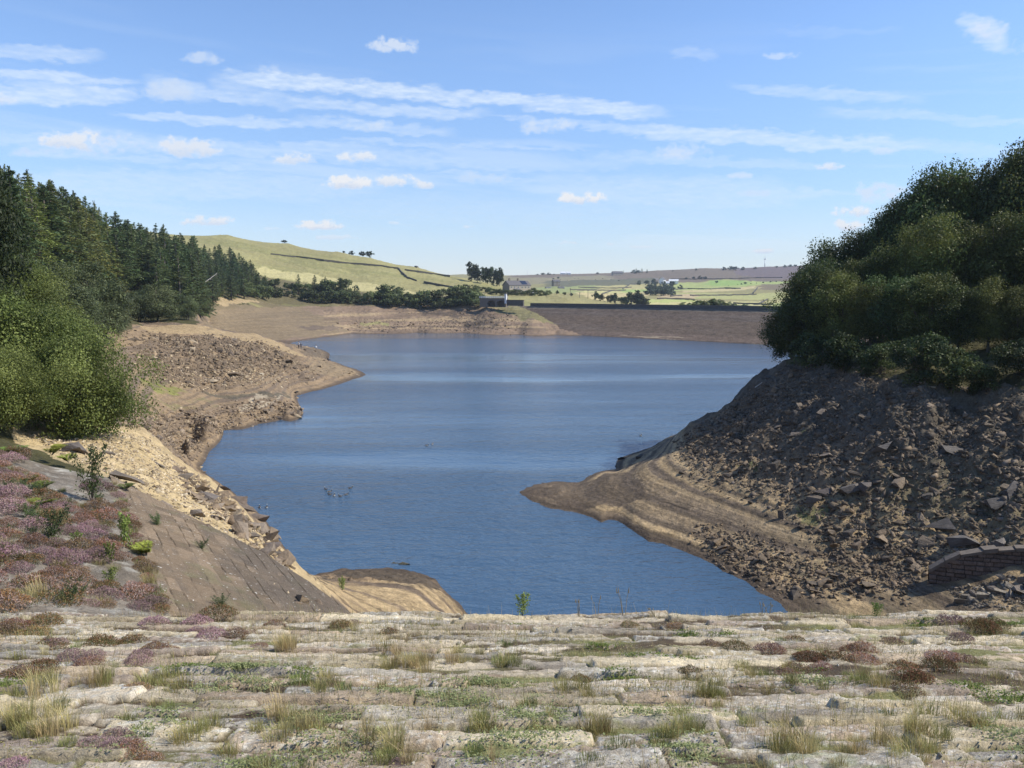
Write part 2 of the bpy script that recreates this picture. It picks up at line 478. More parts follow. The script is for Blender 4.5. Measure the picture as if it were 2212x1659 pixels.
# under and beyond the far dam
for px, d, z in ((1330, 430, -2), (1450, 405, -3), (1600, 385, -3), (1750, 365, -3), (1330, 480, -1), (1450, 450, -1), (1600, 430, -1), (1250, 480, 5), (1300, 560, 5), (1500, 560, 2), (1700, 520, 0), (1900, 480, 4), (1400, 750, 2), (1650, 700, 0), (1900, 650, 6), (2100, 420, 30), (2300, 500, 50), (2400, 800, 70)):
    cp(px, d, z)
for px, py, d in ((1230, 640, 760), (1300, 648, 820), (1400, 655, 900), (1500, 652, 1000), (1700, 655, 1000), (1500, 635, 1250), (1700, 637, 1250), (1350, 632, 1300), (1200, 622, 1250), (1500, 618, 1700), (1650, 612, 1750), (1720, 600, 1900), (1350, 612, 1800), (1200, 606, 1900),
                  (1100, 600, 1900), (1500, 604, 1950), (1100, 596, 2400), (1190, 592, 2400), (1300, 591, 2450), (1420, 584, 2500), (1520, 579, 2500), (1650, 576, 2500), (1750, 572, 2500), (1000, 592, 2600), (940, 596, 2600), (1900, 560, 2500), (2300, 540, 2500),
                  (1000, 600, 3200), (1100, 600, 3300), (1400, 592, 3300), (1700, 585, 3300), (500, 600, 3300), (1250, 598, 2150), (1420, 597, 2200), (1600, 590, 2250), (2300, 600, 3300), (-800, 560, 3300)):
    cd(px, py, d)

CT = np.array(CT, float)
def _uv(x, y): return np.stack([F * x / y / 250.0, 2.0 * np.log(y)], -1)
_P = _uv(CT[:, 0], CT[:, 1])
# merge control points that fall almost on top of one another
_keep = []
for i in range(len(_P)):
    if all(np.hypot(*(_P[i] - _P[j])) > 0.012 for j in _keep): _keep.append(i)
CT, _P = CT[_keep], _P[_keep]
_D = np.sqrt(((_P[:, None] - _P[None]) ** 2).sum(-1) + 1e-4)
_n = len(_P)
_A = np.zeros((_n + 3, _n + 3))
_A[:_n, :_n] = -_D
_A[np.arange(_n), np.arange(_n)] += .006 + .02 * np.clip(CT[:, 1] / 500, 0, 1)
_A[:_n, _n] = 1; _A[:_n, _n + 1:] = _P
_A[_n:, :_n] = _A[:_n, _n:].T
_W = np.linalg.solve(_A, np.concatenate([CT[:, 2], [0, 0, 0]]))

def land(x, y):
    """height of the land (scene metres) at plan points in scene metres"""
    x, y = np.atleast_1d(np.asarray(x, float)) / S, np.maximum(np.atleast_1d(np.asarray(y, float)) / S, 6)
    sh = x.shape
    q = _uv(x.ravel(), y.ravel()).astype(np.float32)
    P = _P.astype(np.float32); W = _W[:_n].astype(np.float32)
    out = np.empty(len(q))
    for i in range(0, len(q), 40000):
        c = q[i:i + 40000]
        d = (c[:, :1] - P[None, :, 0]) ** 2
        d += (c[:, 1:] - P[None, :, 1]) ** 2
        d += 1e-4
        np.sqrt(d, out=d)
        out[i:i + 40000] = -(d @ W)
    out += _W[_n] + q @ _W[_n + 1:]
    return (out * S).reshape(sh)

_T = np.exp(np.linspace(math.log(9), math.log(2700), 2400))
def cast(px, py, tmin=9.0):
    """where the sight line of a picture point meets the land"""
    a, b = ray(px, py)
    t = _T[_T >= tmin]
    below = H + b * t < np.maximum(land(a * t, t), 0)
    k = int(np.argmax(below)) if below.any() else len(t) - 1
    lo, hi = (t[k - 1] if k else t[0]), t[k]
    tt = np.linspace(lo, hi, 40)
    bl = H + b * tt < np.maximum(land(a * tt, tt), 0)
    y = tt[int(np.argmax(bl))] if bl.any() else hi
    return Vector((a * y, y, float(land(a * y, y)[0])))
def at(px, d):
    """land point in the direction of picture column px at plan distance d (scene metres)"""
    x = (px - CX) / F * d
    return Vector((x, d, float(land(x, d)[0])))

def inpoly(x, y, poly):
    ins = np.zeros(x.shape, bool)
    n = len(poly)
    for i in range(n):
        x0, y0 = poly[i]; x1, y1 = poly[(i + 1) % n]
        if y0 == y1: continue
        c = (y0 > y) != (y1 > y)
        ins ^= c & (x < (x1 - x0) * (y - y0) / (y1 - y0) + x0)
    return ins
def plan(pts, tmin=9.0): return [tuple(cast(px, py, tmin)[:2]) for px, py in pts]

TWL = 15.4 * S
_rows = np.concatenate([np.exp(np.linspace(math.log(a), math.log(b), n, endpoint=False)) for a, b, n in
                        ((9, 16, 40), (16, 36, 150), (36, 100, 560), (100, 210, 270), (210, 460, 220), (460, 2600, 240))] + [[2600.0]])
_cols = np.concatenate([np.linspace(-1200, -60, 90, endpoint=False), np.linspace(-60, 2270, 930, endpoint=False), np.linspace(2270, 3300, 81)])
_cx = (_cols - CX) / F
GX = _rows[:, None] * _cx[None, :]
GY = np.repeat(_rows[:, None], len(_cols), 1)
GZ = land(GX, GY)
nr, nc = GX.shape
PXG = np.repeat(_cols[None, :], nr, 0)

# -- zones, as plan polygons with wandering edges
_wx = GX + GY * .012 * fbm(GX / GY * 60, np.log(GY) * 40, 3, 5)
_wy = GY * (1 + .02 * fbm(GX / GY * 60, np.log(GY) * 40, 3, 9))
def zone(pts, tmin=9.0): return inpoly(_wx, _wy, plan(pts, tmin))

def col(*c): return np.array(c, float)
def lay(base, m, c):
    m = np.asarray(m, float)[..., None]
    return base * (1 - m) + np.asarray(c) * m
n1 = fbm(GX / 6, GY / 6, 4, 1); n2 = fbm(GX / 1.3, GY / 1.3, 4, 2); n3 = fbm(GX / 40, GY / 40, 3, 3)
slope_zone = (GZ < TWL) & (GY < 460)
# dried shore: bands that follow the old water levels, stones and silt between
zb = GZ + .035 * n2 + .08 * n1
ring = vnoise(zb / .25, n3 * .6, 7); ring2 = vnoise(zb / 1.25, n3 * .8 + 3, 8)
TAN, BRN, DRK = col(.30, .215, .125), col(.175, .132, .092), col(.105, .082, .064)
A = np.broadcast_to(BRN, GX.shape + (3,)).copy()
A = lay(A, sstep(ring + .5 * ring2, .62, 1.0) * .8, TAN)
A = lay(A, sstep(n1 + n2 * .6, .25, .7) * .6, DRK)
up = GZ >= TWL - .3 + .5 * n1
A = lay(A, up & (GY < 460), col(.075, .07, .03))
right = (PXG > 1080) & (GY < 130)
lowr = sstep(GZ, 5.2, 3.0)
A = lay(A, right & ~up, col(.225, .172, .112))
A = lay(A, (right & ~up) * sstep(n1 + .8 * n2, .05, .55) * .75, col(.105, .086, .068))
A = lay(A, (right & ~up) * sstep(n3 + .5 * n1, .0, .6) * .35, col(.12, .12, .05))
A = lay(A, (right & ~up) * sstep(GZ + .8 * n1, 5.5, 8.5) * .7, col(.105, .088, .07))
A = lay(A, right * lowr * sstep(ring, .35, .75) * (GZ < TWL), col(.40, .295, .165))
A = lay(A, right * lowr * sstep(ring, .45, .2), col(.15, .115, .08))
spit = zone([(1120, 1065), (1250, 1045), (1335, 1022), (1385, 1040), (1390, 1075), (1330, 1095), (1220, 1090)])
A = lay(A, spit * .85, col(.115, .088, .062))
A = lay(A, zone([(1560, 1150), (1650, 1130), (1780, 1190), (1760, 1215), (1600, 1190)]) * sstep(ring, .25, .6) * .8, col(.43, .32, .185))
for P in ([(1735, 930), (1745, 950), (1700, 955)], [(1720, 1100), (1800, 1100), (1780, 1130), (1715, 1125)], [(1580, 1010), (1640, 1000), (1630, 1020)]):
    A = lay(A, zone(P) * .6, col(.13, .15, .045))
# left: gravel shoulder
gravel = zone([(20, 955), (60, 930), (240, 920), (330, 945), (345, 970), (420, 1022), (500, 1083), (556, 1133), (594, 1172), (630, 1222), (690, 1285), (640, 1266), (560, 1206), (450, 1130), (330, 1070), (245, 1035), (130, 985)])
leftshoulder = (PXG < 700) & (GY > 25) & (GY < 66) & (GZ < 12.3) & (GZ > 2)
gm = np.clip(gravel + leftshoulder * .8, 0, 1)
A = lay(A, gm, col(.50, .385, .21))
A = lay(A, gm * sstep(n2 + .5 * n1, .15, .6) * .5, col(.32, .23, .13))
A = lay(A, gm * sstep(fbm(GX / .5, GY / .5, 2, 4), .3, .6) * .45, col(.62, .5, .31))
_sw = (GX / S + 9.3) * .866 + (GY / S - 20.6) * .5
bank = (_sw < .3) & (_sw > -40) & (GX < 0) & (GY < 36 * S + .5) & (_sw > -40)
A = lay(A, bank, col(.235, .205, .165))
A = lay(A, bank * sstep(n2 + .6 * n1, .0, .4) * .6, col(.13, .105, .075))
A = lay(A, bank * sstep(fbm(GX / .35, GY / .35, 3, 41), .15, .45) * .6, col(.40, .385, .33))
# left: rock face of the headland, mossy shelf, pale silt
A = lay(A, zone([(290, 700), (440, 702), (560, 724), (640, 760), (660, 770), (600, 760), (450, 722), (330, 720)]) * .7, col(.42, .31, .165))
rockl = zone([(330, 720), (450, 725), (560, 735), (640, 770), (660, 800), (560, 810), (450, 830), (330, 815), (290, 770)])
A = lay(A, rockl * sstep(n1 + .7 * n2, -.5, .1) * .8, col(.17, .125, .08))
A = lay(A, zone([(290, 810), (360, 815), (430, 835), (400, 850), (330, 850)]) * sstep(n1 + n2, -.3, .4) * .8, col(.19, .2, .05))
A = lay(A, zone([(340, 850), (470, 845), (520, 855), (440, 885), (340, 875)]) * sstep(n1 + n2, -.1, .5) * .5, col(.15, .15, .06))
A = lay(A, zone([(430, 845), (560, 850), (630, 855), (600, 862), (480, 858)]) * .7, col(.09, .085, .062))
A = lay(A, zone([(520, 875), (600, 872), (585, 881), (530, 884)]) * .9, col(.37, .31, .22))
A = lay(A, zone([(540, 866), (560, 852), (572, 853), (556, 868)]) * .9, col(.37, .31, .22))
A = lay(A, zone([(575, 866), (625, 857), (632, 860), (580, 870)]) * .9, col(.37, .31, .22))
A = lay(A, zone([(650, 752), (690, 753), (712, 764), (680, 773), (655, 768)]) * .7, col(.12, .098, .07))
A = lay(A, zone([(690, 772), (750, 795), (780, 808), (720, 815), (660, 800)]) * .6, col(.27, .205, .12))
# mud spit under the near face
mud = zone([(660, 1240), (740, 1229), (830, 1227), (890, 1234), (935, 1252), (955, 1277), (900, 1272), (800, 1252), (700, 1246)])
A = lay(A, mud * .85, col(.085, .068, .05))
sp2 = zone([(690, 1250), (800, 1255), (960, 1280), (1005, 1325), (700, 1325)])
A = lay(A, sp2 * sstep(ring + .6 * n1, .35, .75), col(.42, .31, .17))
# bay and the far shore
bay = zone([(445, 640), (620, 655), (760, 715), (700, 727), (600, 736), (440, 715)])
A = lay(A, bay * .8, col(.215, .165, .10))
A = lay(A, (GY > 300) & (GY < 460) & ~up & ~bay & (PXG > 600) & (PXG < 1300), col(.235, .17, .115))
fs = (GY > 300) & (GY < 460) & ~up & (PXG > 700) & (PXG < 1300)
A = lay(A, fs * sstep(fbm(GX / 25, GZ * 1.2, 3, 12), .05, .4) * .75, col(.155, .115, .08))
A = lay(A, fs * sstep(fbm(GX / 40, GZ * 1.5, 3, 13), .2, .5) * .8, col(.38, .285, .165))
A = lay(A, zone([(960, 672), (1060, 672), (1090, 690), (1075, 706), (960, 690), (900, 676)]) * sstep(n1 + n2, -.5, .1) * .9, col(.10, .078, .06))
A = lay(A, zone([(1060, 662), (1130, 664), (1200, 690), (1240, 706), (1180, 700), (1100, 682)]) * .75, col(.17, .165, .07))
A = lay(A, zone([(780, 694), (850, 694), (850, 700), (790, 702)]) * .7, col(.3, .29, .11))
A = lay(A, zone([(640, 705), (740, 705), (735, 716), (660, 712)]) * .7, col(.12, .092, .075))
wet = sstep(GZ, .55, .1) * (GZ > -.5)
A = lay(A, wet * .65 * (GY < 460), col(.07, .052, .038))
# grass hill on the left and open country beyond the dam
far = (GY >= 440) | up & (GY > 380) & (PXG > 440)
A = lay(A, far, col(.262, .236, .104))
A = lay(A, far & (GY < 485) & (PXG < 1010), col(.16, .13, .07))
hill = far & (GY < 900) & (PXG < 1180)
A = lay(A, hill * sstep(n3 + .4 * n1, -.3, .5) * .6, col(.32, .295, .125))
A = lay(A, hill * sstep(fbm(GX / 70, GY / 14, 3, 21), .1, .45) * .45, col(.19, .195, .07))
A = lay(A, zone([(560, 575), (720, 598), (900, 630), (960, 646), (880, 641), (720, 617), (560, 592)], 300) * .85, col(.45, .40, .19))
A = lay(A, zone([(560, 595), (700, 616), (830, 640), (800, 650), (560, 650)], 300) * .9, col(.13, .11, .055))
A = lay(A, zone([(1010, 638), (1045, 632), (1050, 650), (1015, 652)], 300) * .8, col(.4, .33, .18))
A = lay(A, zone([(440, 622), (520, 645), (560, 652), (450, 655)], 250) * .8, col(.4, .3, .17))
FIELDS = [  # picture outline, colour
    ([(1100, 560), (1760, 560), (1740, 606), (1560, 603), (1440, 612), (1380, 605), (1100, 612)], (.16, .125, .095)),
    ([(1560, 560), (1760, 560), (1740, 600), (1600, 596)], (.155, .12, .115)),
    ([(1090, 600), (1300, 594), (1340, 604), (1250, 612), (1100, 618)], (.24, .215, .13)),
    ([(1180, 606), (1420, 600), (1440, 612), (1300, 618), (1180, 622)], (.12, .12, .075)),
    ([(1150, 622), (1290, 616), (1290, 626), (1180, 634)], (.26, .29, .12)),
    ([(1290, 617), (1420, 612), (1420, 625), (1280, 627)], (.40, .36, .16)),
    ([(1250, 627), (1420, 625), (1400, 632), (1260, 632)], (.46, .43, .19)),
    ([(1340, 625), (1420, 625), (1400, 632), (1340, 631)], (.3, .38, .12)),
    ([(1240, 632), (1400, 632), (1370, 648), (1290, 650)], (.48, .40, .2)),
    ([(1455, 612), (1570, 604), (1640, 616), (1480, 628), (1440, 632)], (.33, .37, .13)),
    ([(1530, 606), (1600, 606), (1628, 616), (1540, 618)], (.25, .36, .1)),
    ([(1600, 606), (1740, 603), (1740, 610), (1630, 616)], (.34, .4, .13)),
    ([(1480, 627), (1640, 617), (1630, 624), (1480, 632)], (.47, .4, .2)),
    ([(1640, 614), (1740, 608), (1740, 625), (1640, 626)], (.19, .15, .09)),
    ([(1440, 632), (1740, 624), (1740, 640), (1440, 642)], (.36, .36, .14)),
    ([(1420, 636), (1510, 636), (1500, 645), (1420, 647)], (.44, .34, .2)),
    ([(1380, 645), (1740, 640), (1740, 672), (1380, 672)], (.46, .42, .19)),
    ([(1380, 645), (1500, 643), (1500, 652), (1380, 654)], (.38, .41, .14)),
    ([(1660, 655), (1740, 650), (1740, 670), (1660, 668)], (.37, .42, .15))]
for P, c in FIELDS:
    A = lay(A, zone(P, 560) * .92, col(*c))
A *= (1 + .16 * n2 + .1 * fbm(GX / .45, GY / .45, 2, 14))[..., None]

# -- relief: terraces left by the falling water, rock steps, rubble
terr = np.clip(right * sstep(GZ, 4.2, 2.6) + sp2 + spit * .3 + ((GY > 300) & (GY < 460) & ~up) * .4 + ((PXG < 720) & (GY > 90) & (GY < 200)) * .25, 0, 1) * (GZ > .02)
hs = .15
q = (GZ + .04 * n1) / hs
DZ = terr * hs * .55 * (np.floor(q) + sstep(q - np.floor(q), .62, 1.0) - q + .2)
rough = np.where(GY < 460, np.where(up, .25, .22), .5)
soft = np.clip(mud + spit + bay + sp2 + gravel * .6, 0, 1)
rk = np.clip((GZ > .3) * (GY < 460) * ~up * (1 - soft) * .3 + rockl * 1.0 + (right & ~up) * (1 - lowr) * .9 + fs * .5, 0, 1)
ang = np.abs(fbm(GX / 2.2, GY / 2.2, 3, 31))
blk = vnoise(GX / 1.1 + .4 * n1, GY / 1.1 + .4 * n2, 33)
DZ += rk * (.55 * (np.floor(blk * 4) / 4 - .4) + .7 * ang - .2)
DZ += (1 - .7 * terr) * rough * n2 * .55 + .12 * fbm(GX / .5, GY / .5, 2, 35) * (GY < 120)
DZ += np.where(GY < 460, .35, 1.6) * n1 * sstep(GZ, 0, 3) * .5
DZ *= sstep(GZ, -.2, .5) * .9 + .1
DZ *= 1 - .5 * terr * (1 - rockl)
# the wing stays smooth: its stones are laid by hand further down
_s = (GX / S + 9.3) * .866 + (GY / S - 20.6) * .5
wingz = (GX < 2) & (GY < 31) & (GY < 40)
DZ[wingz] = DZ[wingz] * .25 - .10 * sstep(_s[wingz], .1, .5)
m_ground = mat_vcol('ground_earth', fine=((.5, .14), (2.2, .22), (11, .22)), bd=.22, bscale=2.4)
_nt = m_ground.node_tree; _bs = _nt.nodes['Principled BSDF']
_at = N(_nt, 'ShaderNodeAttribute', attribute_name='strata').outputs['Fac']
_g = N(_nt, 'ShaderNodeNewGeometry').outputs['Position']
_z = NOISE(_nt, VSCALE(_nt, _g, (.06, .06, 9.0)), 1.0, 3, .6)     # strand lines left by each water level
_f = MIX(_nt, _at, (1, 1, 1), COMB(_nt, *[LIN(_nt, _z, .36, .64, .6, 1.32)] * 3))
_nt.links.new(MIX(_nt, 1.0, _bs.inputs['Base Color'].links[0].from_socket, _f, 'MULTIPLY'), _bs.inputs['Base Color'])
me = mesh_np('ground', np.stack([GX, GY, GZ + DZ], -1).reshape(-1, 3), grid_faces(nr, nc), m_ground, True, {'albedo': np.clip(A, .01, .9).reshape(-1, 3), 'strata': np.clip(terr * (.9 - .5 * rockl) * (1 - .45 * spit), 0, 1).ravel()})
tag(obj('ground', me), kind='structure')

def surf(x, y):
    """height of the finished ground, with its relief"""
    x, y = np.atleast_1d(np.asarray(x, float)), np.atleast_1d(np.asarray(y, float))
    p = CX + F * x / y
    i = np.clip(np.searchsorted(_rows, y) - 1, 0, nr - 2); j = np.clip(np.searchsorted(_cols, p) - 1, 0, nc - 2)
    u = np.clip((y - _rows[i]) / (_rows[i + 1] - _rows[i]), 0, 1); v = np.clip((p - _cols[j]) / (_cols[j + 1] - _cols[j]), 0, 1)
    Zg = GZ + DZ
    return (Zg[i, j] * (1 - v) + Zg[i, j + 1] * v) * (1 - u) + (Zg[i + 1, j] * (1 - v) + Zg[i + 1, j + 1] * v) * u

# ------------------------------------------------------------------ water
m_water, nt, bs = mat_new('lake_water')
bs.inputs['Base Color'].default_value = (.050, .096, .158, 1)
bs.inputs['Roughness'].default_value = .12
bs.inputs['IOR'].default_value = 1.333
co = obj_co(nt)
w1 = NOISE(nt, VSCALE(nt, co, (1.0, 1.5, 1)), 1.5, 3, .6)
w2 = NOISE(nt, VSCALE(nt, co, (.8, 1.6, 1)), .35, 3, .55)
gust = NOISE(nt, VSCALE(nt, co, (.005, .024, 1)), 1.0, 4, .55)
g = LIN(nt, gust, .40, .60, .07, .66)
hgt = M(nt, 'MULTIPLY', M(nt, 'ADD', M(nt, 'MULTIPLY', w1, .35), M(nt, 'MULTIPLY', w2, .75)), g)
bump(nt, bs, hgt, .8)
wy = np.array([[-420, 25], [420, 25], [420, 620], [-420, 620]], float)
me = mesh_np('water', np.c_[wy, np.zeros(4)], np.array([[0, 1, 2, 3]]), m_water)
tag(obj('water', me), kind='structure')

# ------------------------------------------------------------------ laid stone
def stone_field(u, v, widths, lens, seed, gap=.03, depth=.05, lift=.035, tilt=.06, wob=.03):
    """courses run along u and are stacked along v; returns height, stone id noise (3), distance to a joint"""
    rng = np.random.default_rng(seed)
    vw = v + wob * fbm(u / .9, v / .9, 3, seed) * 1.6
    lo, hi = v.min() - 1, v.max() + 1
    e = [lo]
    while e[-1] < hi: e.append(e[-1] + rng.uniform(*widths))
    e = np.array(e)
    ci = np.clip(np.searchsorted(e, vw) - 1, 0, len(e) - 2)
    dv = np.minimum(vw - e[ci], e[ci + 1] - vw)
    uw = u + wob * fbm(u / .5, v / .5, 2, seed + 3)
    si = np.zeros(u.shape, np.int64); du = np.zeros(u.shape); uc = np.zeros(u.shape)
    ulo, uhi = u.min() - 3, u.max() + 3
    for c in np.unique(ci):
        m = ci == c
        b = [ulo - rng.uniform(0, 1)]
        while b[-1] < uhi: b.append(b[-1] + lens[0] + (lens[1] - lens[0]) * rng.random() ** 1.6)
        b = np.array(b)
        k = np.clip(np.searchsorted(b, uw[m]) - 1, 0, len(b) - 2)
        si[m] = k + c * 997
        du[m] = np.minimum(uw[m] - b[k], b[k + 1] - uw[m]); uc[m] = (uw[m] - (b[k] + b[k + 1]) / 2)
    z0 = np.zeros(1, np.int64)
    r = [_hash(si, si * 0 + j, seed + 50) for j in range(5)]
    d = np.minimum(dv, du * 1.2)
    h = lift * (r[0] * 2 - 1) + tilt * (r[1] - .5) * uc + tilt * 2.2 * (r[2] - .35) * (vw - (e[ci] + e[ci + 1]) / 2)
    ed = sstep(d / (gap * (.6 + .8 * r[3])), .15, 1.0)
    return h - depth * (1 - ed), r, d, ed

# near face of the dam that the picture is taken from
NS, NY = .27, 10.5
def near_z(x, y):
    z = H - 1.5 - NS * y
    return z - np.clip(y - NY, 0, 9) ** 1.0 * .42
xs = np.arange(-12.5, 12.5, .021); ys = np.concatenate([np.arange(.6, 4, .03), np.arange(4, 11.1, .0165), np.arange(11.1, 12.6, .05)])
X, Y = np.meshgrid(xs, ys)
h, r, d, ed = stone_field(X, Y, (.15, .31), (.45, 2.0), 11, gap=.026, depth=.07, lift=.036, tilt=.10, wob=.04)
h = np.clip(h, -.11, .045)
# every stone is weathered: flaked layers, pits and broken corners
lam = fbm(X / .5, Y / .22, 4, 71)
flk = fbm(X / .55, Y / .16, 4, 73)
h2 = h + .010 * lam + .016 * fbm(X / .07, Y / .05, 3, 72) + .022 * np.floor(4 * flk) / 4 + .03 * np.minimum(0, fbm(X / .22, Y / .1, 3, 87) + .25)
soil = -.035 + .028 * fbm(X / .35, Y / .25, 3, 74) + .05 * sstep(fbm(X / 1.6, Y / .9, 3, 75), .25, .6)
top = np.maximum(h2, soil)
bare = sstep(h2 - soil, -.004, .012)
C = np.stack([  .46 + .07 * (r[0] - .5), .392 + .05 * (r[0] - .5), .280 + .02 * (r[1] - .5)], -1) * (.75 + .5 * r[2])[..., None]
C = lay(C, (r[3] > .72) * .55, col(.245, .235, .22))
C = lay(C, (r[4] > .8) * .5, col(.33, .235, .17))
C = C * (1 + .25 * lam + .18 * fbm(X / .05, Y / .035, 3, 76))[..., None]
C = lay(C, sstep(fbm(X / 1.1, Y / .6, 4, 77), .05, .5) * .35, col(.16, .125, .09))
patch = sstep(fbm(X / .8, Y / .4, 3, 78) + .3 * (r[1] - .5), -.15, .4)
C = lay(C, patch * sstep(fbm(X / .05, Y / .04, 3, 79), .12, .34) * .75, col(.56, .53, .44))
C = lay(C, sstep(fbm(X / .03, Y / .025, 2, 80), .45, .6) * patch * .7, col(.72, .70, .64))
SO = lay(np.broadcast_to(col(.085, .06, .038), X.shape + (3,)).copy(), sstep(fbm(X / .3, Y / .2, 3, 81), 0, .4) * .6, col(.17, .14, .08))
SO = lay(SO, sstep(fbm(X / .9, Y / .6, 3, 82), -.2, .3) * .75, col(.21, .21, .08))
C = C * bare[..., None] + SO * (1 - bare)[..., None]
C = lay(C, sstep(fbm(X / .8, Y / .5, 4, 83) - sstep(Y, 8, 10.5) * .2, .28, .55) * .5 * sstep(fbm(X / .07, Y / .05, 2, 84), -.2, .3), col(.22, .25, .10))
near_top = top.copy(); near_X, near_Y = xs, ys
edge_wob = .05 * fbm(X / .7, Y * 0, 3, 85)
Z = near_z(X, Y + edge_wob * 1.2) + top + .03 * fbm(X / 2.5, Y / 1.5, 2, 86)
near_Zf = Z
m_stone = mat_vcol('weathered_stone', fine=((5, .12), (19, .2), (70, .3), (160, .25)), bd=.018, bscale=38, rough=.92)
nt = m_stone.node_tree; bs = nt.nodes['Principled BSDF']; co = obj_co(nt)
_base = bs.inputs['Base Color'].links[0].from_socket
_sp = SMOOTH(nt, NOISE(nt, co, 46, 3, .6), .60, .68)          # lichen flecks
_sp = M(nt, 'MULTIPLY', _sp, SMOOTH(nt, NOISE(nt, co, 2.6, 3, .5), .42, .6))
nt.links.new(MIX(nt, M(nt, 'MULTIPLY', _sp, .8), _base, (.55, .52, .42)), bs.inputs['Base Color'])
me = mesh_np('stone_slope', np.stack([X, Y, Z], -1).reshape(-1, 3), grid_faces(*X.shape), m_stone, True, {'albedo': np.clip(C, .012, .85).reshape(-1, 3)})
tag(obj('stone_paving', me), kind='structure')
def near_at(x, y):
    i = int(np.clip(np.searchsorted(near_Y, y), 0, len(near_Y) - 1)); j = int(np.clip(np.searchsorted(near_X, x), 0, len(near_X) - 1))
    return Vector((x, y, float(near_Zf[i, j])))
def near_cast(px, py):
    a, b = ray(px, py)
    y = 1.5 / (-b - NS) if (-b - NS) > .01 else NY
    y = min(max(y, 2.0), NY - .1)
    return near_at(a * y, y)

# smooth pitched slope of the left wing, its courses running away from the eye
al = np.arange(-9, 19.5, .045); dn = np.arange(-.12, 11.5, .03)
ALo, DN = np.meshgrid(al, dn)
lim = np.interp(ALo, [-9, 0, 5.4, 9, 12, 15, 17.5, 19.5], [11.5, 9.5, 7.2, 6.4, 5.2, 2.6, .6, -.5])
h, r, d, ed = stone_field(ALo, DN, (.34, .6), (.5, 1.8), 21, gap=.022, depth=.06, lift=.016, tilt=.03, wob=.035)
drop = np.clip(DN - lim, 0, 9)
WX = -9.3 - .5 * ALo + .866 * DN; WY = 20.6 + .866 * ALo + .5 * DN
WZ = (15.5 - np.where(DN < 0, .33 * DN + .12 * (DN < -.3), .5 * DN)) - drop * .7
strong = sstep(fbm(ALo / 1.6, DN / .9, 3, 22), -.05, .4)
hh = h * (.28 + .72 * strong) + .012 * fbm(ALo / .6, DN / .15, 3, 23)
C = np.broadcast_to(col(.19, .142, .094), ALo.shape + (3,)) * (.72 + .56 * r[2])[..., None]
C = lay(C, (r[3] > .75) * .4, col(.21, .155, .10))
C = lay(C, sstep(fbm(ALo / 1.2, DN / .8, 4, 28), .15, .5) * .45, col(.13, .13, .06))
C = lay(C, sstep(DN + 1.2 * fbm(ALo / 2, DN, 3, 24), 2.6, 4.4) * .75, col(.095, .078, .062))
C = lay(C, (1 - ed) * (.25 + .65 * strong), col(.05, .04, .03))
C = lay(C, sstep(fbm(ALo / .9, DN / .3, 4, 25), .05, .5) * .5, col(.13, .105, .08))
C = lay(C, sstep(fbm(ALo / .09, DN / .09, 2, 26), .72, .8) * .9, col(.6, .58, .52))
C = lay(C, sstep(DN, .5, -.5) * sstep(fbm(ALo / .4, DN / .3, 3, 27), .0, .3) * .7, col(.42, .4, .35))
me = mesh_np('pitched_slope', np.stack([WX * S, WY * S, (WZ + hh + .02) * S], -1).reshape(-1, 3), grid_faces(*ALo.shape), m_stone, True, {'albedo': np.clip(C, .012, .85).reshape(-1, 3)})
tag(obj('pitched_bank', me), kind='structure')

# ------------------------------------------------------------------ the far dam
dt, dn_ = Vector((.702, -.713, 0)), Vector((.713, .702, 0))
DA = Vector((-20, 512, 0))
sl = np.arange(-10, 262, .55); kk = np.concatenate([np.linspace(-6, 31, 75), [35.5, 37, 70]])
zz = np.concatenate([np.linspace(-6, 31, 75) / 31 * 15.3, [15.35, 15.0, -2]])
SL, KK = np.meshgrid(sl, kk); ZZ = np.repeat(zz[:, None], len(sl), 1)
nn = fbm(SL / 3, KK / 1.2, 4, 51); nb = fbm(SL / 40, KK / 2.2, 3, 52)
ZZ = ZZ + np.where(KK < 31, (.09 * nn + .12) + .10 * fbm(SL / .9, KK / .8, 2, 53), 0)
DX = DA.x + dt.x * SL + dn_.x * KK; DY = DA.y + dt.y * SL + dn_.y * KK
C = np.broadcast_to(col(.145, .108, .078), SL.shape + (3,)).copy()
C = lay(C, sstep(ZZ + 2 * nb, 9, 11) * .45, col(.115, .092, .078))
C = lay(C, sstep(ZZ + 1.5 * nb, 13.0, 14.3) * .6, col(.2, .17, .125))
C = lay(C, sstep(nb, .1, .5) * .35, col(.2, .165, .135))
C = lay(C, sstep(3.2 + nb - ZZ, 0, 1) * .6, col(.2, .145, .108))
C = lay(C, (sstep(fbm(SL / 25, KK / .7, 2, 54), .1, .3) * (ZZ < 1.6) * (SL > 110)) * .8, col(.45, .36, .24))
C = lay(C, sstep(fbm(SL / 2.5, KK / 1.2, 2, 55), .5, .7) * .6, col(.07, .06, .045))
C = lay(C, (ZZ < .35) * .6, col(.06, .045, .035))
C = lay(C, KK > 33, col(.16, .17, .07))
C = C * (1 + .3 * nn)[..., None]
dam = empty('dam')
tag(dam, 'long far dam with a dark stone pitched face across the reservoir', 'dam')
m_dam = mat_vcol('dam_stone', fine=((.9, .2), (3, .2)), bd=.3, bscale=1.5)
obj('stone_face', mesh_np('dam_face', np.stack([DX * S, DY * S, ZZ * S], -1).reshape(-1, 3), grid_faces(*SL.shape), m_dam, True, {'albedo': np.clip(C, .01, .8).reshape(-1, 3)}), dam)
m_wall = mat_plain('dark_wall_stone', (.105, .094, .082), .9, .35, 1.2, .1)
mb = MB()
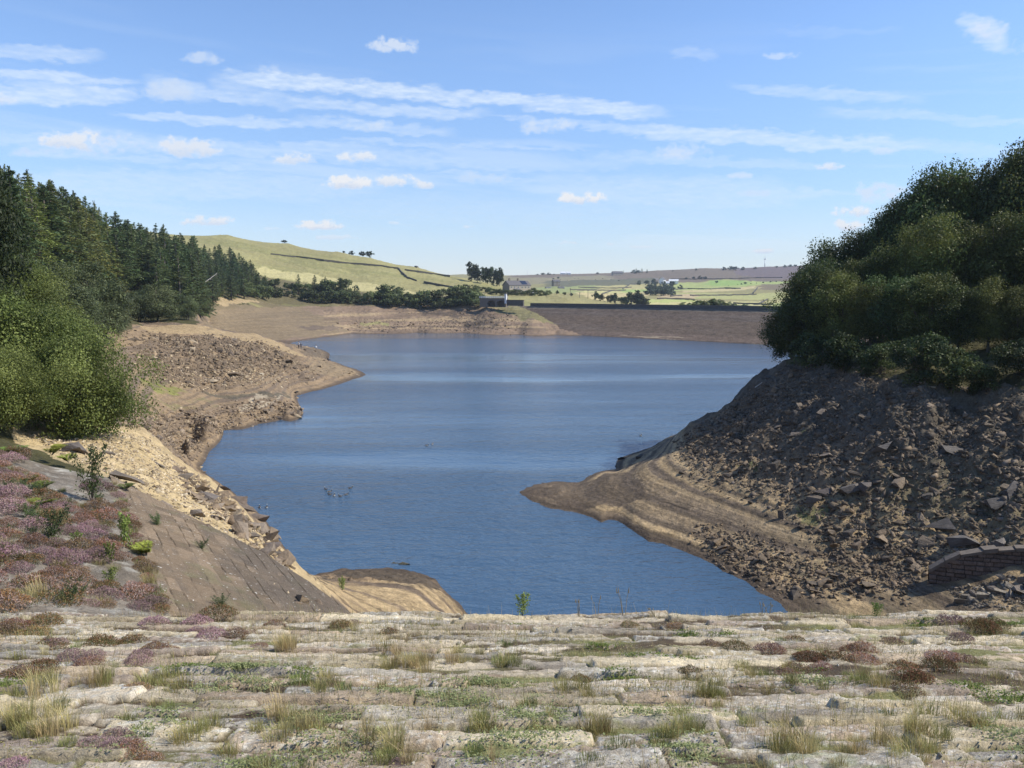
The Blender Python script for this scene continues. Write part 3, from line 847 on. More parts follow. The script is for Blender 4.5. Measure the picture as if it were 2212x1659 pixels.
for a, b in zip(np.arange(14, 262, 6.0), np.arange(20, 268, 6.0)):
    p = DA + dt * ((a + b) / 2) + dn_ * 31.2
    mb.box((p.x * S, p.y * S, (15.2 + .95) * S), (6.06 * S, .5, 1.9 * S), math.atan2(dt.y, dt.x))
    if int(a) % 12 == 8: mb.box((p.x * S, p.y * S, 16.2 * S), (.7, .8, 2.1 * S), math.atan2(dt.y, dt.x))
mb.build('parapet_wall', m_wall, dam)
mb = MB()
p = DA + dt * 138 + dn_ * 31.2
mb.box((p.x * S, p.y * S, 17.12 * S + .07), (248 * S, .66, .14), math.atan2(dt.y, dt.x))
mb.build('coping', mat_plain('coping_stone', (.13, .115, .10), .9, .3, 1.0), dam)

# ------------------------------------------------------------------ rocks
def rock_proto(seed, flat):
    rng = random.Random(seed)
    bm = bmesh.new()
    n = rng.randint(8, 11); yk = rng.uniform(.45, .95)
    for _ in range(n):
        v = Vector((rng.uniform(-1, 1), rng.uniform(-1, 1), rng.uniform(-1, 1)))
        v = Vector([math.copysign(abs(c) ** .45, c) for c in v])
        bm.verts.new((v.x * .5, v.y * .5 * yk, v.z * .5 * flat))
    r_ = bmesh.ops.convex_hull(bm, input=bm.verts)
    bmesh.ops.delete(bm, geom=[e for e in r_['geom_interior'] if isinstance(e, bmesh.types.BMVert)], context='VERTS')
    bmesh.ops.triangulate(bm, faces=bm.faces)
    bm.verts.index_update()
    v = np.array([v.co[:] for v in bm.verts]); f = np.array([[q.index for q in fc.verts] for fc in bm.faces])
    bm.free()
    return v, f
ROCKS = [rock_proto(300 + i, (.24, .36, .46, .2, .58)[i % 5]) for i in range(15)]

def rock_mesh(name, P, size, seed, mat, cols, tilt=.5, sink=.22):
    rng = np.random.default_rng(seed)
    n = len(P)
    V, Fc, Cc = [], [], []
    pid = rng.integers(0, len(ROCKS), n); yaw = rng.uniform(0, 6.283, n)
    tx, ty = rng.normal(0, tilt, n), rng.normal(0, tilt, n)
    cols = np.asarray(cols)
    ck = cols[rng.integers(0, len(cols), n)] * rng.uniform(.7, 1.35, n)[:, None]
    base = 0
    for k in range(len(ROCKS)):
        idx = np.where(pid == k)[0]
        if not len(idx): continue
        v, f = ROCKS[k]
        c, s_ = np.cos(yaw[idx])[:, None], np.sin(yaw[idx])[:, None]
        x, y, z = v[None, :, 0], v[None, :, 1], v[None, :, 2]
        z2 = z * np.cos(tx[idx])[:, None] + y * np.sin(tx[idx])[:, None]; y2 = y * np.cos(tx[idx])[:, None] - z * np.sin(tx[idx])[:, None]
        x3 = x * np.cos(ty[idx])[:, None] + z2 * np.sin(ty[idx])[:, None]; z3 = z2 * np.cos(ty[idx])[:, None] - x * np.sin(ty[idx])[:, None]
        q = np.stack([x3 * c - y2 * s_, x3 * s_ + y2 * c, z3], -1) * size[idx][:, None, None]
        q += P[idx][:, None, :]; q[..., 2] += (.5 * .4 - sink) * size[idx][:, None]
        V.append(q.reshape(-1, 3)); nv = len(v)
        Fc.append((f[None] + (base + np.arange(len(idx)) * nv)[:, None, None]).reshape(-1, 3)); base += nv * len(idx)
        Cc.append(np.repeat(ck[idx], nv, 0))
    return mesh_np(name, np.concatenate(V), np.concatenate(Fc), mat, False, {'albedo': np.clip(np.concatenate(Cc), .01, .8)})

def scatter_poly(poly, n, rng, clump=0.0, cs=4.0, seed=0):
    P = np.array(poly); lo, hi = P.min(0), P.max(0)
    out = np.zeros((0, 2))
    for _ in range(40):
        q = rng.uniform(lo, hi, (n * 3, 2))
        k = inpoly(q[:, 0], q[:, 1], poly)
        if clump: k &= (fbm(q[:, 0] / cs, q[:, 1] / cs, 3, seed) * .5 + .5) > rng.random(len(q)) * clump
        out = np.vstack([out, q[k]])
        if len(out) >= n: break
    out = out[:n]
    return np.c_[out, surf(out[:, 0], out[:, 1])]
m_rock = mat_vcol('broken_rock', fine=((4, .2), (20, .25)), bd=.05, bscale=12, rough=.88)
DARK = [(.13, .103, .075), (.165, .13, .092), (.105, .086, .066), (.215, .165, .112)]
BROWN = [(.175, .13, .088), (.21, .158, .105), (.14, .107, .077), (.27, .20, .125), (.225, .17, .115)]
PALE = [(.42, .33, .2), (.5, .4, .25), (.33, .26, .17), (.24, .19, .14), (.56, .47, .33)]
rng = np.random.default_rng(5)
zoneR = plan([(1470, 960), (1560, 895), (1660, 830), (1790, 812), (2000, 835), (2290, 850)]) + plan([(2290, 1180), (2180, 1185), (2000, 1225), (1850, 1200), (1760, 1130), (1640, 1060), (1520, 1030)])
LAYERS = [  # name, plan polygon, count, size median, spread, largest, colours, clumping
    ('right bank', zoneR, 17000, .20, .58, .85, DARK + [(.18, .145, .11)], .6, 3.0),
    ('shore pile', plan([(1500, 1130), (1560, 1150), (1700, 1190), (1880, 1265), (1850, 1290), (1700, 1280), (1560, 1215)]), 1500, .26, .45, .8, DARK + BROWN, .3, 2.0),
    ('pile foot', plan([(1780, 1130), (1960, 1130), (2010, 1230), (1960, 1290), (1760, 1250)]), 1400, .22, .5, .7, DARK + BROWN, .8, 2.0),
    ('debris', plan([(2040, 1270), (2180, 1245), (2290, 1230), (2290, 1312), (2100, 1312)]), 700, .17, .6, .8, [(.22, .19, .15), (.16, .135, .11), (.27, .235, .18)], .6, 1.5),
    ('gravel', plan([(60, 945), (150, 932), (240, 925), (325, 950), (420, 1030), (555, 1138), (625, 1225), (690, 1290), (630, 1262), (545, 1200), (440, 1125), (330, 1068), (250, 1035), (140, 985)]), 7000, .12, .5, .35, PALE, .5, 2.0),
    ('left ridge', plan([(380, 1010), (420, 1030), (500, 1088), (556, 1137), (596, 1178), (632, 1228), (600, 1230), (540, 1180), (470, 1115), (400, 1070)]), 800, .32, .5, .9, BROWN + PALE[2:4], .3, 2.0),
    ('headland', plan([(330, 722), (450, 728), (560, 738), (640, 772), (650, 800), (540, 815), (430, 832), (320, 815), (290, 765)]), 5200, .5, .45, 1.5, BROWN + DARK[:2] + PALE[2:3], .7, 8.0),
    ('headland scree', plan([(300, 795), (420, 800), (560, 800), (660, 812), (540, 830), (420, 840)]), 2400, .28, .45, .8, PALE[1:] + BROWN, .6, 6.0),
    ('shelf edge', plan([(270, 872), (380, 882), (500, 880), (590, 868), (640, 872), (654, 893), (560, 912), (480, 926), (420, 950), (330, 945), (270, 915)]), 3000, .36, .5, 1.1, BROWN + PALE[2:4], .6, 5.0),
    ('far shore', plan([(770, 700), (1060, 672), (1100, 690), (1110, 716), (900, 715), (770, 716)]), 1300, .7, .45, 1.6, BROWN + DARK[:2], .9, 22.0),
    ('right crest', plan([(1455, 958), (1560, 885), (1640, 825), (1720, 782), (1830, 812), (1720, 905), (1600, 960), (1500, 990)]), 3000, .2, .55, .8, DARK, .3, 2.0),
    ('wing ridge', plan([(300, 1062), (440, 1128), (548, 1202), (640, 1270), (715, 1322), (690, 1330), (620, 1272), (540, 1215), (430, 1142), (290, 1075)]), 620, .14, .6, .5, BROWN + PALE[1:4], .3, 1.0),
    ('inlet shore', plan([(385, 978), (400, 955), (430, 935), (480, 915), (490, 930), (425, 957), (405, 985)]), 700, .3, .5, .8, BROWN + PALE[2:4], .3, 3.0),
    ('spit edge', plan([(640, 735), (740, 785), (790, 809), (740, 822), (660, 838), (650, 820)]), 900, .25, .5, .8, BROWN + PALE[2:3], .6, 6.0)]
big = []
allP, allS, allK = [], [], []
for nm, poly, n, med, spr, mxs, cols, cl, cs in LAYERS:
    P = scatter_poly(poly, n, rng, cl, cs, len(nm))
    if nm not in ('debris', 'gravel', 'left ridge', 'right crest'):
        P[:, :2] += rng.normal(0, cs * .28, (len(P), 2)); P[:, 2] = surf(P[:, 0], P[:, 1])
    P = P[(P[:, 2] > .05)]
    sz = np.minimum(med * np.exp(rng.normal(0, spr, len(P))), mxs)
    o_ = np.argsort(sz)[::-1][:16] if len(sz) > 500 else []
    for i in o_: big.append((nm, P[i], sz[i], cols[rng.integers(len(cols))]))
    k = np.ones(len(sz), bool)
    if len(o_): k[o_] = False
    o = obj('rubble', rock_mesh('rubble_' + nm.replace(' ', '_'), P[k], sz[k], len(nm) * 7, m_rock, cols))
    tag(o, kind='stuff')

# ------------------------------------------------------------------ foliage
def mat_leaf(name, trans=.35, rough=.55, hue=.03, val=.3):
    m, nt, bs = mat_new(name)
    a = N(nt, 'ShaderNodeAttribute', attribute_name='albedo')
    oi = N(nt, 'ShaderNodeObjectInfo')
    hs = N(nt, 'ShaderNodeHueSaturation')
    nt.links.new(a.outputs['Color'], hs.inputs['Color'])
    nt.links.new(LIN(nt, oi.outputs['Random'], 0, 1, .5 - hue, .5 + hue), hs.inputs['Hue'])
    r2 = M(nt, 'FRACT', M(nt, 'MULTIPLY', oi.outputs['Random'], 7.31))
    nt.links.new(LIN(nt, r2, 0, 1, 1 - val, 1 + val), hs.inputs['Value'])
    nt.links.new(hs.outputs[0], bs.inputs['Base Color'])
    bs.inputs['Roughness'].default_value = rough
    bs.inputs['Specular IOR Level'].default_value = .25
    tl = N(nt, 'ShaderNodeBsdfTranslucent'); nt.links.new(hs.outputs[0], tl.inputs[0])
    mx = N(nt, 'ShaderNodeMixShader'); mx.inputs[0].default_value = trans
    nt.links.new(bs.outputs[0], mx.inputs[1]); nt.links.new(tl.outputs[0], mx.inputs[2])
    nt.links.new(mx.outputs[0], nt.nodes['Material Output'].inputs[0])
    return m
m_leaf = mat_leaf('leaves', hue=.014, val=.4); m_needle = mat_leaf('needles', .2, .6, .025, .25); m_heath = mat_leaf('heather_sprigs', .2, .8, .02, .3)
m_blade = mat_leaf('grass_blades', .3, .7, .02, .25)
m_sallow = mat_leaf('sallow_leaves', .38, .55, .008, .08)
m_bark = mat_plain('bark', (.10, .085, .07), .9, .35, 8, .02)
m_bark2 = mat_plain('grey_bark', (.26, .24, .21), .9, .3, 8, .02)

def quads(p, n, up, w, l):
    """small faces at p with normal n, long axis up (arrays), half sizes w,l -> verts, faces"""
    n = n / (np.linalg.norm(n, axis=1, keepdims=True) + 1e-9)
    s = np.cross(n, up); s /= np.linalg.norm(s, axis=1, keepdims=True) + 1e-9
    u = np.cross(s, n)
    w = np.asarray(w).reshape(-1, 1) if np.ndim(w) else w; l = np.asarray(l).reshape(-1, 1) if np.ndim(l) else l
    a = p - u * l; b = p + s * w; c = p + u * l; d = p - s * w
    v = np.stack([a, b, c, d], 1).reshape(-1, 3)
    return v, np.arange(len(v)).reshape(-1, 4)

def leafmesh(name, p, n, up, w, l, colr, mat):
    v, f = quads(p, n, up, w, l)
    return mesh_np(name, v, f, mat, False, {'albedo': np.repeat(np.clip(colr, .004, .9), 4, 0)})

def tint(rng, n, c0, c1, var=.25):
    k = rng.random((n, 1))
    return (np.asarray(c0) * (1 - k) + np.asarray(c1) * k) * (1 + var * rng.normal(0, 1, (n, 1)).clip(-1.5, 1.5))

def broadleaf(seed, nl=11000, nb=46, leaf=.014, width=.62, low=.16, c0=(.045, .07, .018), c1=(.085, .10, .03), drop=0.0, stems=1, mat=None):
    """unit-high tree: returns crown mesh, trunk mesh"""
    rng = np.random.default_rng(seed)
    C = []
    while len(C) < nb:
        q = rng.uniform(-1, 1, 3); rr = np.linalg.norm(q)
        if .45 < rr < 1: C.append(q)
    C = np.array(C)
    zc, zh = (1 + low) / 2, (1 - low) / 2
    ctr = np.c_[C[:, 0] * width / 2 * .82, C[:, 1] * width / 2 * .82, zc + C[:, 2] * zh * .86]
    ctr[:, :2] *= (1 - .35 * np.clip((ctr[:, 2:] - zc) / zh, 0, 1))
    ctr[:, :2] += width * .11 * rng.normal(0, 1, (nb, 2)); ctr[:, 2] += .04 * rng.normal(0, 1, nb)
    rad = rng.uniform(.075, .15, nb) * (.6 + width * .7)
    cb = tint(rng, nb, c0, c1, .22)
    k = rng.choice(nb, nl, p=rad ** 2 / (rad ** 2).sum())
    d = rng.normal(0, 1, (nl, 3)); d /= np.linalg.norm(d, axis=1, keepdims=True)
    d[:, 2] = np.where((d[:, 2] < -.25) & (rng.random(nl) < .6), -d[:, 2], d[:, 2])
    r = rad[k] * (rng.random(nl) ** .35) * (1 + .45 * (rng.random(nl) ** 6))
    p = ctr[k] + d * r[:, None] * np.array([1, 1, .8])
    p[:, 2] -= drop * (np.hypot(p[:, 0], p[:, 1])) * rng.random(nl)
    p[:, 2] = np.maximum(p[:, 2], .01)
    n = d * .7 + rng.normal(0, .55, (nl, 3)) + np.array([0, 0, .45])
    up = rng.normal(0, 1, (nl, 3))
    cc = cb[k] * (1 + .16 * rng.normal(0, 1, (nl, 1)))
    s = leaf * rng.uniform(.6, 1.35, nl)
    crown = leafmesh('crown', p, n, up, s * .62, s, cc, mat or m_leaf)
    mb = MB()
    for s_ in range(stems):
        ox, oy = (rng.uniform(-.04, .04, 2) if stems > 1 else (0, 0))
        tops = rng.choice(nb, 5 if stems > 1 else 9, replace=False)
        r0 = .020 if stems == 1 else .013
        fork = np.array([ox * 2, oy * 2, low + .12])
        mb.tube([(ox, oy, -.05), (ox * 1.3, oy * 1.3, low * .5), tuple(fork)], [r0 * 1.25, r0, r0 * .8], 7)
        mb.tube([tuple(fork), (ox, oy, .55), (ox, oy, .86)], [r0 * .8, r0 * .5, r0 * .15], 6)
        for q in tops:
            a = fork * (1 - .0); b = ctr[q]; m = (a + b) / 2 + np.array([0, 0, -.03])
            mb.tube([tuple(a), tuple(m), tuple(b)], [r0 * .5, r0 * .3, r0 * .1], 5)
    return crown, mb.mesh('trunk', m_bark, True)

def conifer(seed, kind='pine'):
    rng = np.random.default_rng(seed)
    P, Nn, U, Wd, Ln, Cc = [], [], [], [], [], []
    par = dict(pine=(24, .10, .25, .20, (.09, .13, .05), (.15, .19, .07)), spruce=(30, .05, .22, .0, (.065, .10, .04), (.10, .135, .05)),
               larch=(28, .08, .22, -.05, (.14, .165, .04), (.205, .215, .06)), dark=(22, .14, .2, .22, (.075, .115, .05), (.12, .155, .065)))[kind]
    nw, z0, wmax, pitch, c0, c1 = par
    mb = MB()
    mb.tube([(0, 0, -.04), (.003, 0, .5), (0, .002, .995)], [.016, .010, .002], 7)
    for w in range(nw):
        t = min(max((w + rng.uniform(-.3, .3)) / nw, 0.0), .99)
        z = z0 + (1 - z0) * t
        L = wmax * ((1 - t) ** .75 if kind != 'dark' else (1 - t ** 2.2) * .8) * (.55 + .45 * min(1, t / .12)) + .012
        for b in range(rng.integers(5, 8)):
            if kind == 'larch' and rng.random() < .12: continue
            az = rng.uniform(0, 6.283); l = L * rng.uniform(.62, 1.15); pa = pitch + rng.normal(0, .12) + (t - .5) * (.5 if kind != 'larch' else .25)
            dirv = np.array([math.cos(az) * math.cos(pa), math.sin(az) * math.cos(pa), math.sin(pa)])
            sag = -.35 * l if kind in ('spruce', 'larch') else .1 * l
            m = max(6, int(l * 190)) if kind != 'larch' else max(5, int(l * 165))
            tt = rng.uniform(.12, 1, m) ** .8
            side = np.cross(dirv, [0, 0, 1]); side /= np.linalg.norm(side)
            spread = l * .30 * (1.05 - tt) * rng.normal(0, 1, m) + .006 * rng.normal(0, 1, m)
            p = np.array([0, 0, z]) + dirv * (l * tt)[:, None] + side * spread[:, None]
            p[:, 2] += sag * tt ** 2 - np.abs(spread) * .25 + rng.normal(0, .006, m)
            if kind == 'larch': p[:, 2] -= rng.random(m) ** 2 * .03
            P.append(p); Nn.append(np.array([0, 0, 1.]) + rng.normal(0, .55, (m, 3)))
            U.append(dirv * .8 + rng.normal(0, .5, (m, 3)) + side * np.sign(spread)[:, None] * .5)
            s = rng.uniform(.7, 1.3, m) * (.0135 if kind != 'larch' else .011)
            Wd.append(s * .42); Ln.append(s * 1.25); Cc.append(tint(rng, m, c0, c1, .12) * (1 + .12 * rng.normal()))
            if t < .7: mb.tube([(0, 0, z), tuple(np.array([0, 0, z]) + dirv * l * .6 + np.array([0, 0, sag * .36]))], [.0032, .001], 4, False)
    # leader tuft
    m = 40; p = np.c_[rng.normal(0, .006, (m, 2)), rng.uniform(.95, 1.015, m)]
    P.append(p); Nn.append(rng.normal(0, 1, (m, 3))); U.append(np.array([0, 0, 1.]) + rng.normal(0, .3, (m, 3))); Wd.append(np.full(m, .004)); Ln.append(np.full(m, .013)); Cc.append(tint(rng, m, c0, c1))
    crown = leafmesh('crown', np.concatenate(P), np.concatenate(Nn), np.concatenate(U), np.concatenate(Wd), np.concatenate(Ln), np.concatenate(Cc), m_needle)
    return crown, mb.mesh('trunk', m_bark, True)

PLACED = {}
def ordinal(n):
    w = ['', 'first', 'second', 'third', 'fourth', 'fifth', 'sixth', 'seventh', 'eighth', 'ninth', 'tenth', 'eleventh', 'twelfth']
    if n < len(w): return w[n]
    return '%d%s' % (n, 'th' if 10 <= n % 100 <= 20 else {1: 'st', 2: 'nd', 3: 'rd'}.get(n % 10, 'th'))

def plant(name, protos, i, loc, h, label, cat, group=None, wid=1.0, rng=random, parts=('crown', 'trunk'), series=None):
    """one tree or bush; 'label' may hold {n}, filled with its order from the left once all are placed"""
    root = empty(name, loc, rng.uniform(0, 6.28), (h * wid, h * wid, h))
    pr = protos[i % len(protos)]
    for pn, me in zip(parts, pr): obj(pn, me, root)
    root['category'] = cat
    if group: root['group'] = group
    PLACED.setdefault(series or label, []).append((loc[0] / max(loc[1], .1), root, label))
    return root

def finish_labels():
    for k, lst in PLACED.items():
        lst.sort(key=lambda t: t[0])
        for n, (_, o, lab) in enumerate(lst):
            o['label'] = lab.format(n=ordinal(n + 1), last=('rightmost' if n == len(lst) - 1 else ordinal(n + 1)))

def up_to(px, top, base):
    """height that takes a plant at base up to the picture row top"""
    a, b = ray(px, top)
    return H + b * base.y - base.z

R = random.Random(8)
# ---- right bank: birches and oaks
BIRCH = [broadleaf(100 + i, 24000, 85, .0098, .60, .08, (.078, .098, .026), (.14, .155, .042), .25) for i in range(3)]
OAK = [broadleaf(110 + i, 24000, 75, .0105, .74, .10, (.046, .072, .022), (.085, .112, .034), .1) for i in range(3)]
rows = [  # px, authored distance, top row, kind
    [(1712, 113, 640, 'o'), (1738, 110, 590, 'b'), (1768, 107, 570, 'o'), (1795, 104, 585, 'b'), (1818, 101, 575, 'b'), (1880, 97, 580, 'b'), (1945, 94, 570, 'o'), (2010, 90, 585, 'b'), (2070, 88, 600, 'o'), (2135, 86, 570, 'b'), (2200, 84, 590, 'b'), (2275, 84, 560, 'b'), (2360, 85, 540, 'o')],
    [(1775, 118, 545, 'o'), (1835, 113, 525, 'b'), (1890, 110, 500, 'b'), (1955, 107, 462, 'b'), (2020, 103, 440, 'b'), (2085, 101, 470, 'b'), (2150, 98, 430, 'b'), (2225, 96, 420, 'b'), (2310, 96, 400, 'o')],
    [(1806, 124, 498, 'o'), (1880, 122, 492, 'o'), (1925, 122, 440, 'o'), (1975, 119, 388, 'o'), (2030, 116, 345, 'o'), (2075, 118, 385, 'o'), (2130, 114, 352, 'o'), (2180, 111, 318, 'b'), (2235, 110, 292, 'o'), (2300, 110, 280, 'o'), (1850, 123, 488, 'b'), (1902, 122, 462, 'o'), (1950, 120, 412, 'o'), (2002, 118, 364, 'o'), (2054, 116, 352, 'b'), (2102, 116, 376, 'o'), (2155, 113, 338, 'o'), (2210, 110, 304, 'o'), (1765, 122, 545, 'o'), (1735, 121, 580, 'b')]]
wordr = ('low on the right bank', 'midway up the right bank', 'on the right skyline')
for ri, row in enumerate(rows):
    for k, (px, d, top, kd) in enumerate(row):
        p = at(px, d * S)
        h = max(up_to(px, top + R.uniform(-4, 34) * (ri < 2 and px > 1800), p), 5)
        pr = BIRCH if kd == 'b' else OAK
        lab = ('yellowish green birch ' if kd == 'b' else 'dark green oak ') + wordr[ri] + ', {n} such from the left'
        plant('birch_tree' if kd == 'b' else 'oak_tree', pr, k, p - Vector((0, 0, .3)), h + .3, lab, 'tree', 'trees on the right bank', (R.uniform(.9, 1.1), R.uniform(.72, .92), R.uniform(.58, .74))[ri], R)
SHRUB = [broadleaf(130 + i, 5200, 30, .026, 1.15, .02, (.035, .056, .017), (.065, .082, .026), .1, 3) for i in range(3)]
for k, (px, py) in enumerate(((1712, 764), (1760, 783), (1830, 797), (1905, 808), (1990, 819), (2065, 826), (2140, 830), (2215, 832))):
    b_ = ray(px, py); d = (15.6 - 24) / b_[1]
    p = at(px, (d + 2.5) * S)
    plant('shrub', SHRUB, k, p - Vector((0, 0, .4)), R.uniform(2.2, 4.4), 'low dark shrub over the right bank rubble, {n} from the left', 'shrub', 'shrubs under the right bank trees', 1.0, R)

# ---- left: sallow bushes at the gravel shoulder
WILLOW = [broadleaf(140, 64000, 130, .0095, 1.12, .04, (.115, .15, .036), (.205, .235, .066), .05, 4, m_sallow), broadleaf(141, 58000, 120, .010, 1.15, .03, (.11, .145, .036), (.19, .225, .062), .05, 4, m_sallow)]
p = at(48, 55 * S) - Vector((0, 0, .9)); plant('sallow_bush', WILLOW, 0, p, up_to(48, 628, p), 'largest bright green sallow bush on the left gravel shoulder', 'bush', None, .92, R)
p = at(160, 52 * S) - Vector((0, 0, .9)); plant('sallow_bush', WILLOW, 1, p, up_to(160, 705, p), 'green sallow bush leaning over the yellow gravel beside the largest bush', 'bush', None, .78, R)
p = at(-20, 45 * S); plant('sallow_bush', WILLOW, 1, p, up_to(-20, 745, p), 'bright green bush cut by the left picture edge above the heather', 'bush', None, .95, R)
p = at(30, 74 * S); plant('sallow_bush', WILLOW, 0, p, up_to(30, 560, p), 'yellowish green bush rising behind the largest sallow bush', 'bush', None, .9, R)
DARKT = [broadleaf(150, 24000, 70, .0115, .72, .1, (.03, .048, .016), (.055, .075, .024))]
p = at(-48, 62 * S); plant('sycamore_tree', DARKT, 0, p, up_to(-48, 285, p), 'tall dark broadleaf tree cut by the left edge of the picture', 'tree', None, .5, R)
MIDB = [broadleaf(160 + i, 13000, 60, .016, 1.05, .03, (.08, .105, .045), (.135, .16, .068), .05, 3) for i in range(3)]
for k, (px, d, top, w) in enumerate(((70, 92, 590, 1.1), (118, 112, 580, 1.1), (165, 138, 615, 1.1), (195, 158, 562, 1.0), (150, 125, 640, 1.2), (235, 195, 600, 1.0), (228, 172, 655, 1.1), (262, 225, 628, 1.0), (305, 246, 622, 1.1), (340, 243, 612, 1.15), (408, 250, 640, 1.0), (375, 262, 650, 1.0), (270, 205, 690, 1.0), (20, 84, 575, 1.0))):
    p = at(px, d * S)
    plant('woodland_bush', MIDB, k, p - Vector((0, 0, .2)), max(up_to(px, top, p), 2.5), 'grey green bush below the conifers on the left bank, {n} from the left', 'bush', 'bushes below the left conifers', w, R)

# ---- the conifer plantation
CON = {k: [conifer(200 + 10 * j + i, k) for i in range(n)] for j, (k, n) in enumerate((('pine', 3), ('spruce', 2), ('larch', 3), ('dark', 3)))}
sky_px = [-60, 0, 50, 80, 110, 150, 185, 225, 260, 290, 330, 350, 375, 400, 430, 460, 490, 520, 545, 570, 590]
sky_py = [330, 345, 362, 352, 372, 378, 378, 398, 412, 406, 432, 446, 466, 472, 490, 496, 512, 532, 560, 590, 610]
fr_px = [-60, 20, 100, 200, 290, 360, 420, 445, 480, 520, 590]
fr_d = [105, 138, 172, 245, 295, 296, 306, 400, 440, 480, 545]
bk_d = [150, 190, 235, 330, 380, 420, 470, 520, 560, 590, 585]
got = []
for tries in range(9000):
    px = R.uniform(-60, 588); f = np.interp(px, fr_px, fr_d); b = np.interp(px, fr_px, bk_d)
    d = f + (b - f) * R.random() ** .9
    x = (px - CX) / F * d
    sp = 5.2 if d < 300 else 6.6
    if any((x - q[0]) ** 2 + (d - q[1]) ** 2 < sp * sp for q in got): continue
    got.append((x, d, px))
    if len(got) >= 285: break
got.append(((392 - CX) / F * 268, 268, 392)); got.append(((345 - CX) / F * 275, 275, 345))
for k, (x, d, px) in enumerate(got):
    p = Vector((x * S, d * S, float(land(x * S, d * S)[0])))
    sk = np.interp(px, sky_px, sky_py) + abs(R.gauss(0, 9)) - 4
    hmax = up_to(px, sk, p)
    h = min(hmax, R.uniform(13, 18.5))
    if px > 440: h = min(h, R.uniform(11, 15))
    f = np.interp(px, fr_px, fr_d)
    if h < 5: continue
    zt = R.random()
    if px < 250: kind = 'larch' if zt < .62 and d < f + 70 else ('pine' if zt < .8 else 'spruce')
    elif px < 440: kind = 'pine' if zt < .7 else ('spruce' if zt < .85 else 'dark')
    else: kind = 'dark' if zt < .75 else 'pine'
    if px in (392, 345): kind = 'pine'; h = up_to(px, 548, p)
    nm = {'pine': 'pine_tree', 'spruce': 'spruce_tree', 'larch': 'larch_tree', 'dark': 'pine_tree'}[kind]
    dep = 'front' if d < f + 25 else ('skyline' if h >= hmax - .01 else 'inner')
    word = {'pine': 'blue green pine', 'spruce': 'dark spruce', 'larch': 'pale green feathery larch', 'dark': 'narrow dark pine'}[kind]
    where = {'front': 'at the lower edge of the plantation', 'skyline': 'on the plantation skyline', 'inner': 'inside the plantation'}[dep]
    plant(nm, CON[kind], k, p - Vector((0, 0, .3)), h, word + ' ' + where + ', {n} such from the left', 'tree', 'conifers of the left plantation', R.uniform(1.25, 1.7) if dep != 'front' else R.uniform(1.4, 1.9), R)

# ---- far shore, hill and valley: smaller plants, each still its own
FARB = [broadleaf(170 + i, 1500, 26, .05, 1.2, .02, (.075, .10, .034), (.13, .15, .055), 0, 2) for i in range(4)]
FART = [broadleaf(180 + i, 1700, 30, .045, .85, .1, (.045, .066, .028), (.075, .095, .038)) for i in range(3)]
FARG = [broadleaf(190 + i, 900, 22, .06, 1.0, .05, (.06, .085, .055), (.095, .115, .07)) for i in range(3)]
FARC = [conifer(240, 'dark'), conifer(241, 'spruce')]
def far_plants(lst, protos, name, label, cat, group, single=False):
    for k, t in enumerate(lst):
        px, d, top = t[:3]; w = t[3] if len(t) > 3 else 1.0
        p = at(px, d * S); h = max(up_to(px, top, p), 4.2 if name == 'garden_shrub' else 1.5)
        if single:
            o = obj(name, protos[k % len(protos)][0], None, p - Vector((0, 0, .1 * h))); o.scale = (h * w, h * w, h); o.rotation_euler.z = R.uniform(0, 6.28)
            o['category'] = cat; o['group'] = group
            PLACED.setdefault(label, []).append((p.x / p.y, o, label))
        else: plant(name, protos, k, p - Vector((0, 0, .06 * h)), h * 1.06, label, cat, group, w, R)
vl = lambda px: float(np.interp(px, [540, 620, 700, 800, 900, 1000, 1040], [522, 548, 545, 545, 540, 532, 530]))
lst = [(px, vl(px) + R.uniform(-2, 10), R.uniform(622, 640), R.uniform(.9, 1.3)) for px in np.arange(548, 1040, 15)]
lst = [t if not 700 < t[0] < 750 else (t[0], t[1], 626, 1.2) for t in lst]
far_plants(lst, FARB, 'shore_bush', 'rounded green bush in the row above the far left shore, {n} from the left', 'bush', 'bushes along the far shore')
far_plants([(532, 505, 606, 1.0), (552, 512, 622, 1.1), (572, 520, 612, .9), (598, 545, 600, .9), (842, 552, 611, 1.1), (862, 552, 622, 1.1), (972, 545, 618, 1.1), (990, 545, 614, 1.0), (1012, 542, 618, 1.1), (828, 552, 624, 1.1)], FARB, 'shore_tree', 'taller bushy tree among the far shore bushes, {n} from the left', 'tree', 'taller trees along the far shore')
far_plants([(px, 575 + R.uniform(0, 15), R.uniform(598, 612), R.uniform(.9, 1.2)) for px in (625, 640, 655, 668, 690, 712, 722, 745)], FARB, 'scrub_bush', 'dark scrub bush on the heath below the grass hill, {n} from the left', 'bush', 'scrub bushes below the grass hill')
far_plants([(648, 580, 592, 1.3), (683, 580, 594, 1.3), (706, 578, 598, 1.3), (740, 576, 603, 1.4), (775, 572, 618, 1.4)], FARC, 'small_pine', 'small dark pine rising above the far shore scrub, {n} from the left', 'tree', 'small pines above the far shore')
far_plants([(622, 905, 518, 1.6), (747, 885, 541, 1.1), (763, 885, 541, 1.2), (788, 880, 542, 1.0), (801, 880, 540, 1.0)], FARG, 'skyline_bush', 'bush on the crest of the grass hill, {n} from the left', 'bush', 'bushes on the grass hill crest')
far_plants([(1019, 772, 567, .8), (1032, 770, 574, .75), (1049, 768, 572, .75), (1066, 766, 578, .75), (1079, 764, 580, .8)], FART, 'sycamore_tree', 'tall dark tree in the clump behind the stone house, {n} from the left', 'tree', 'tree clump behind the stone house')
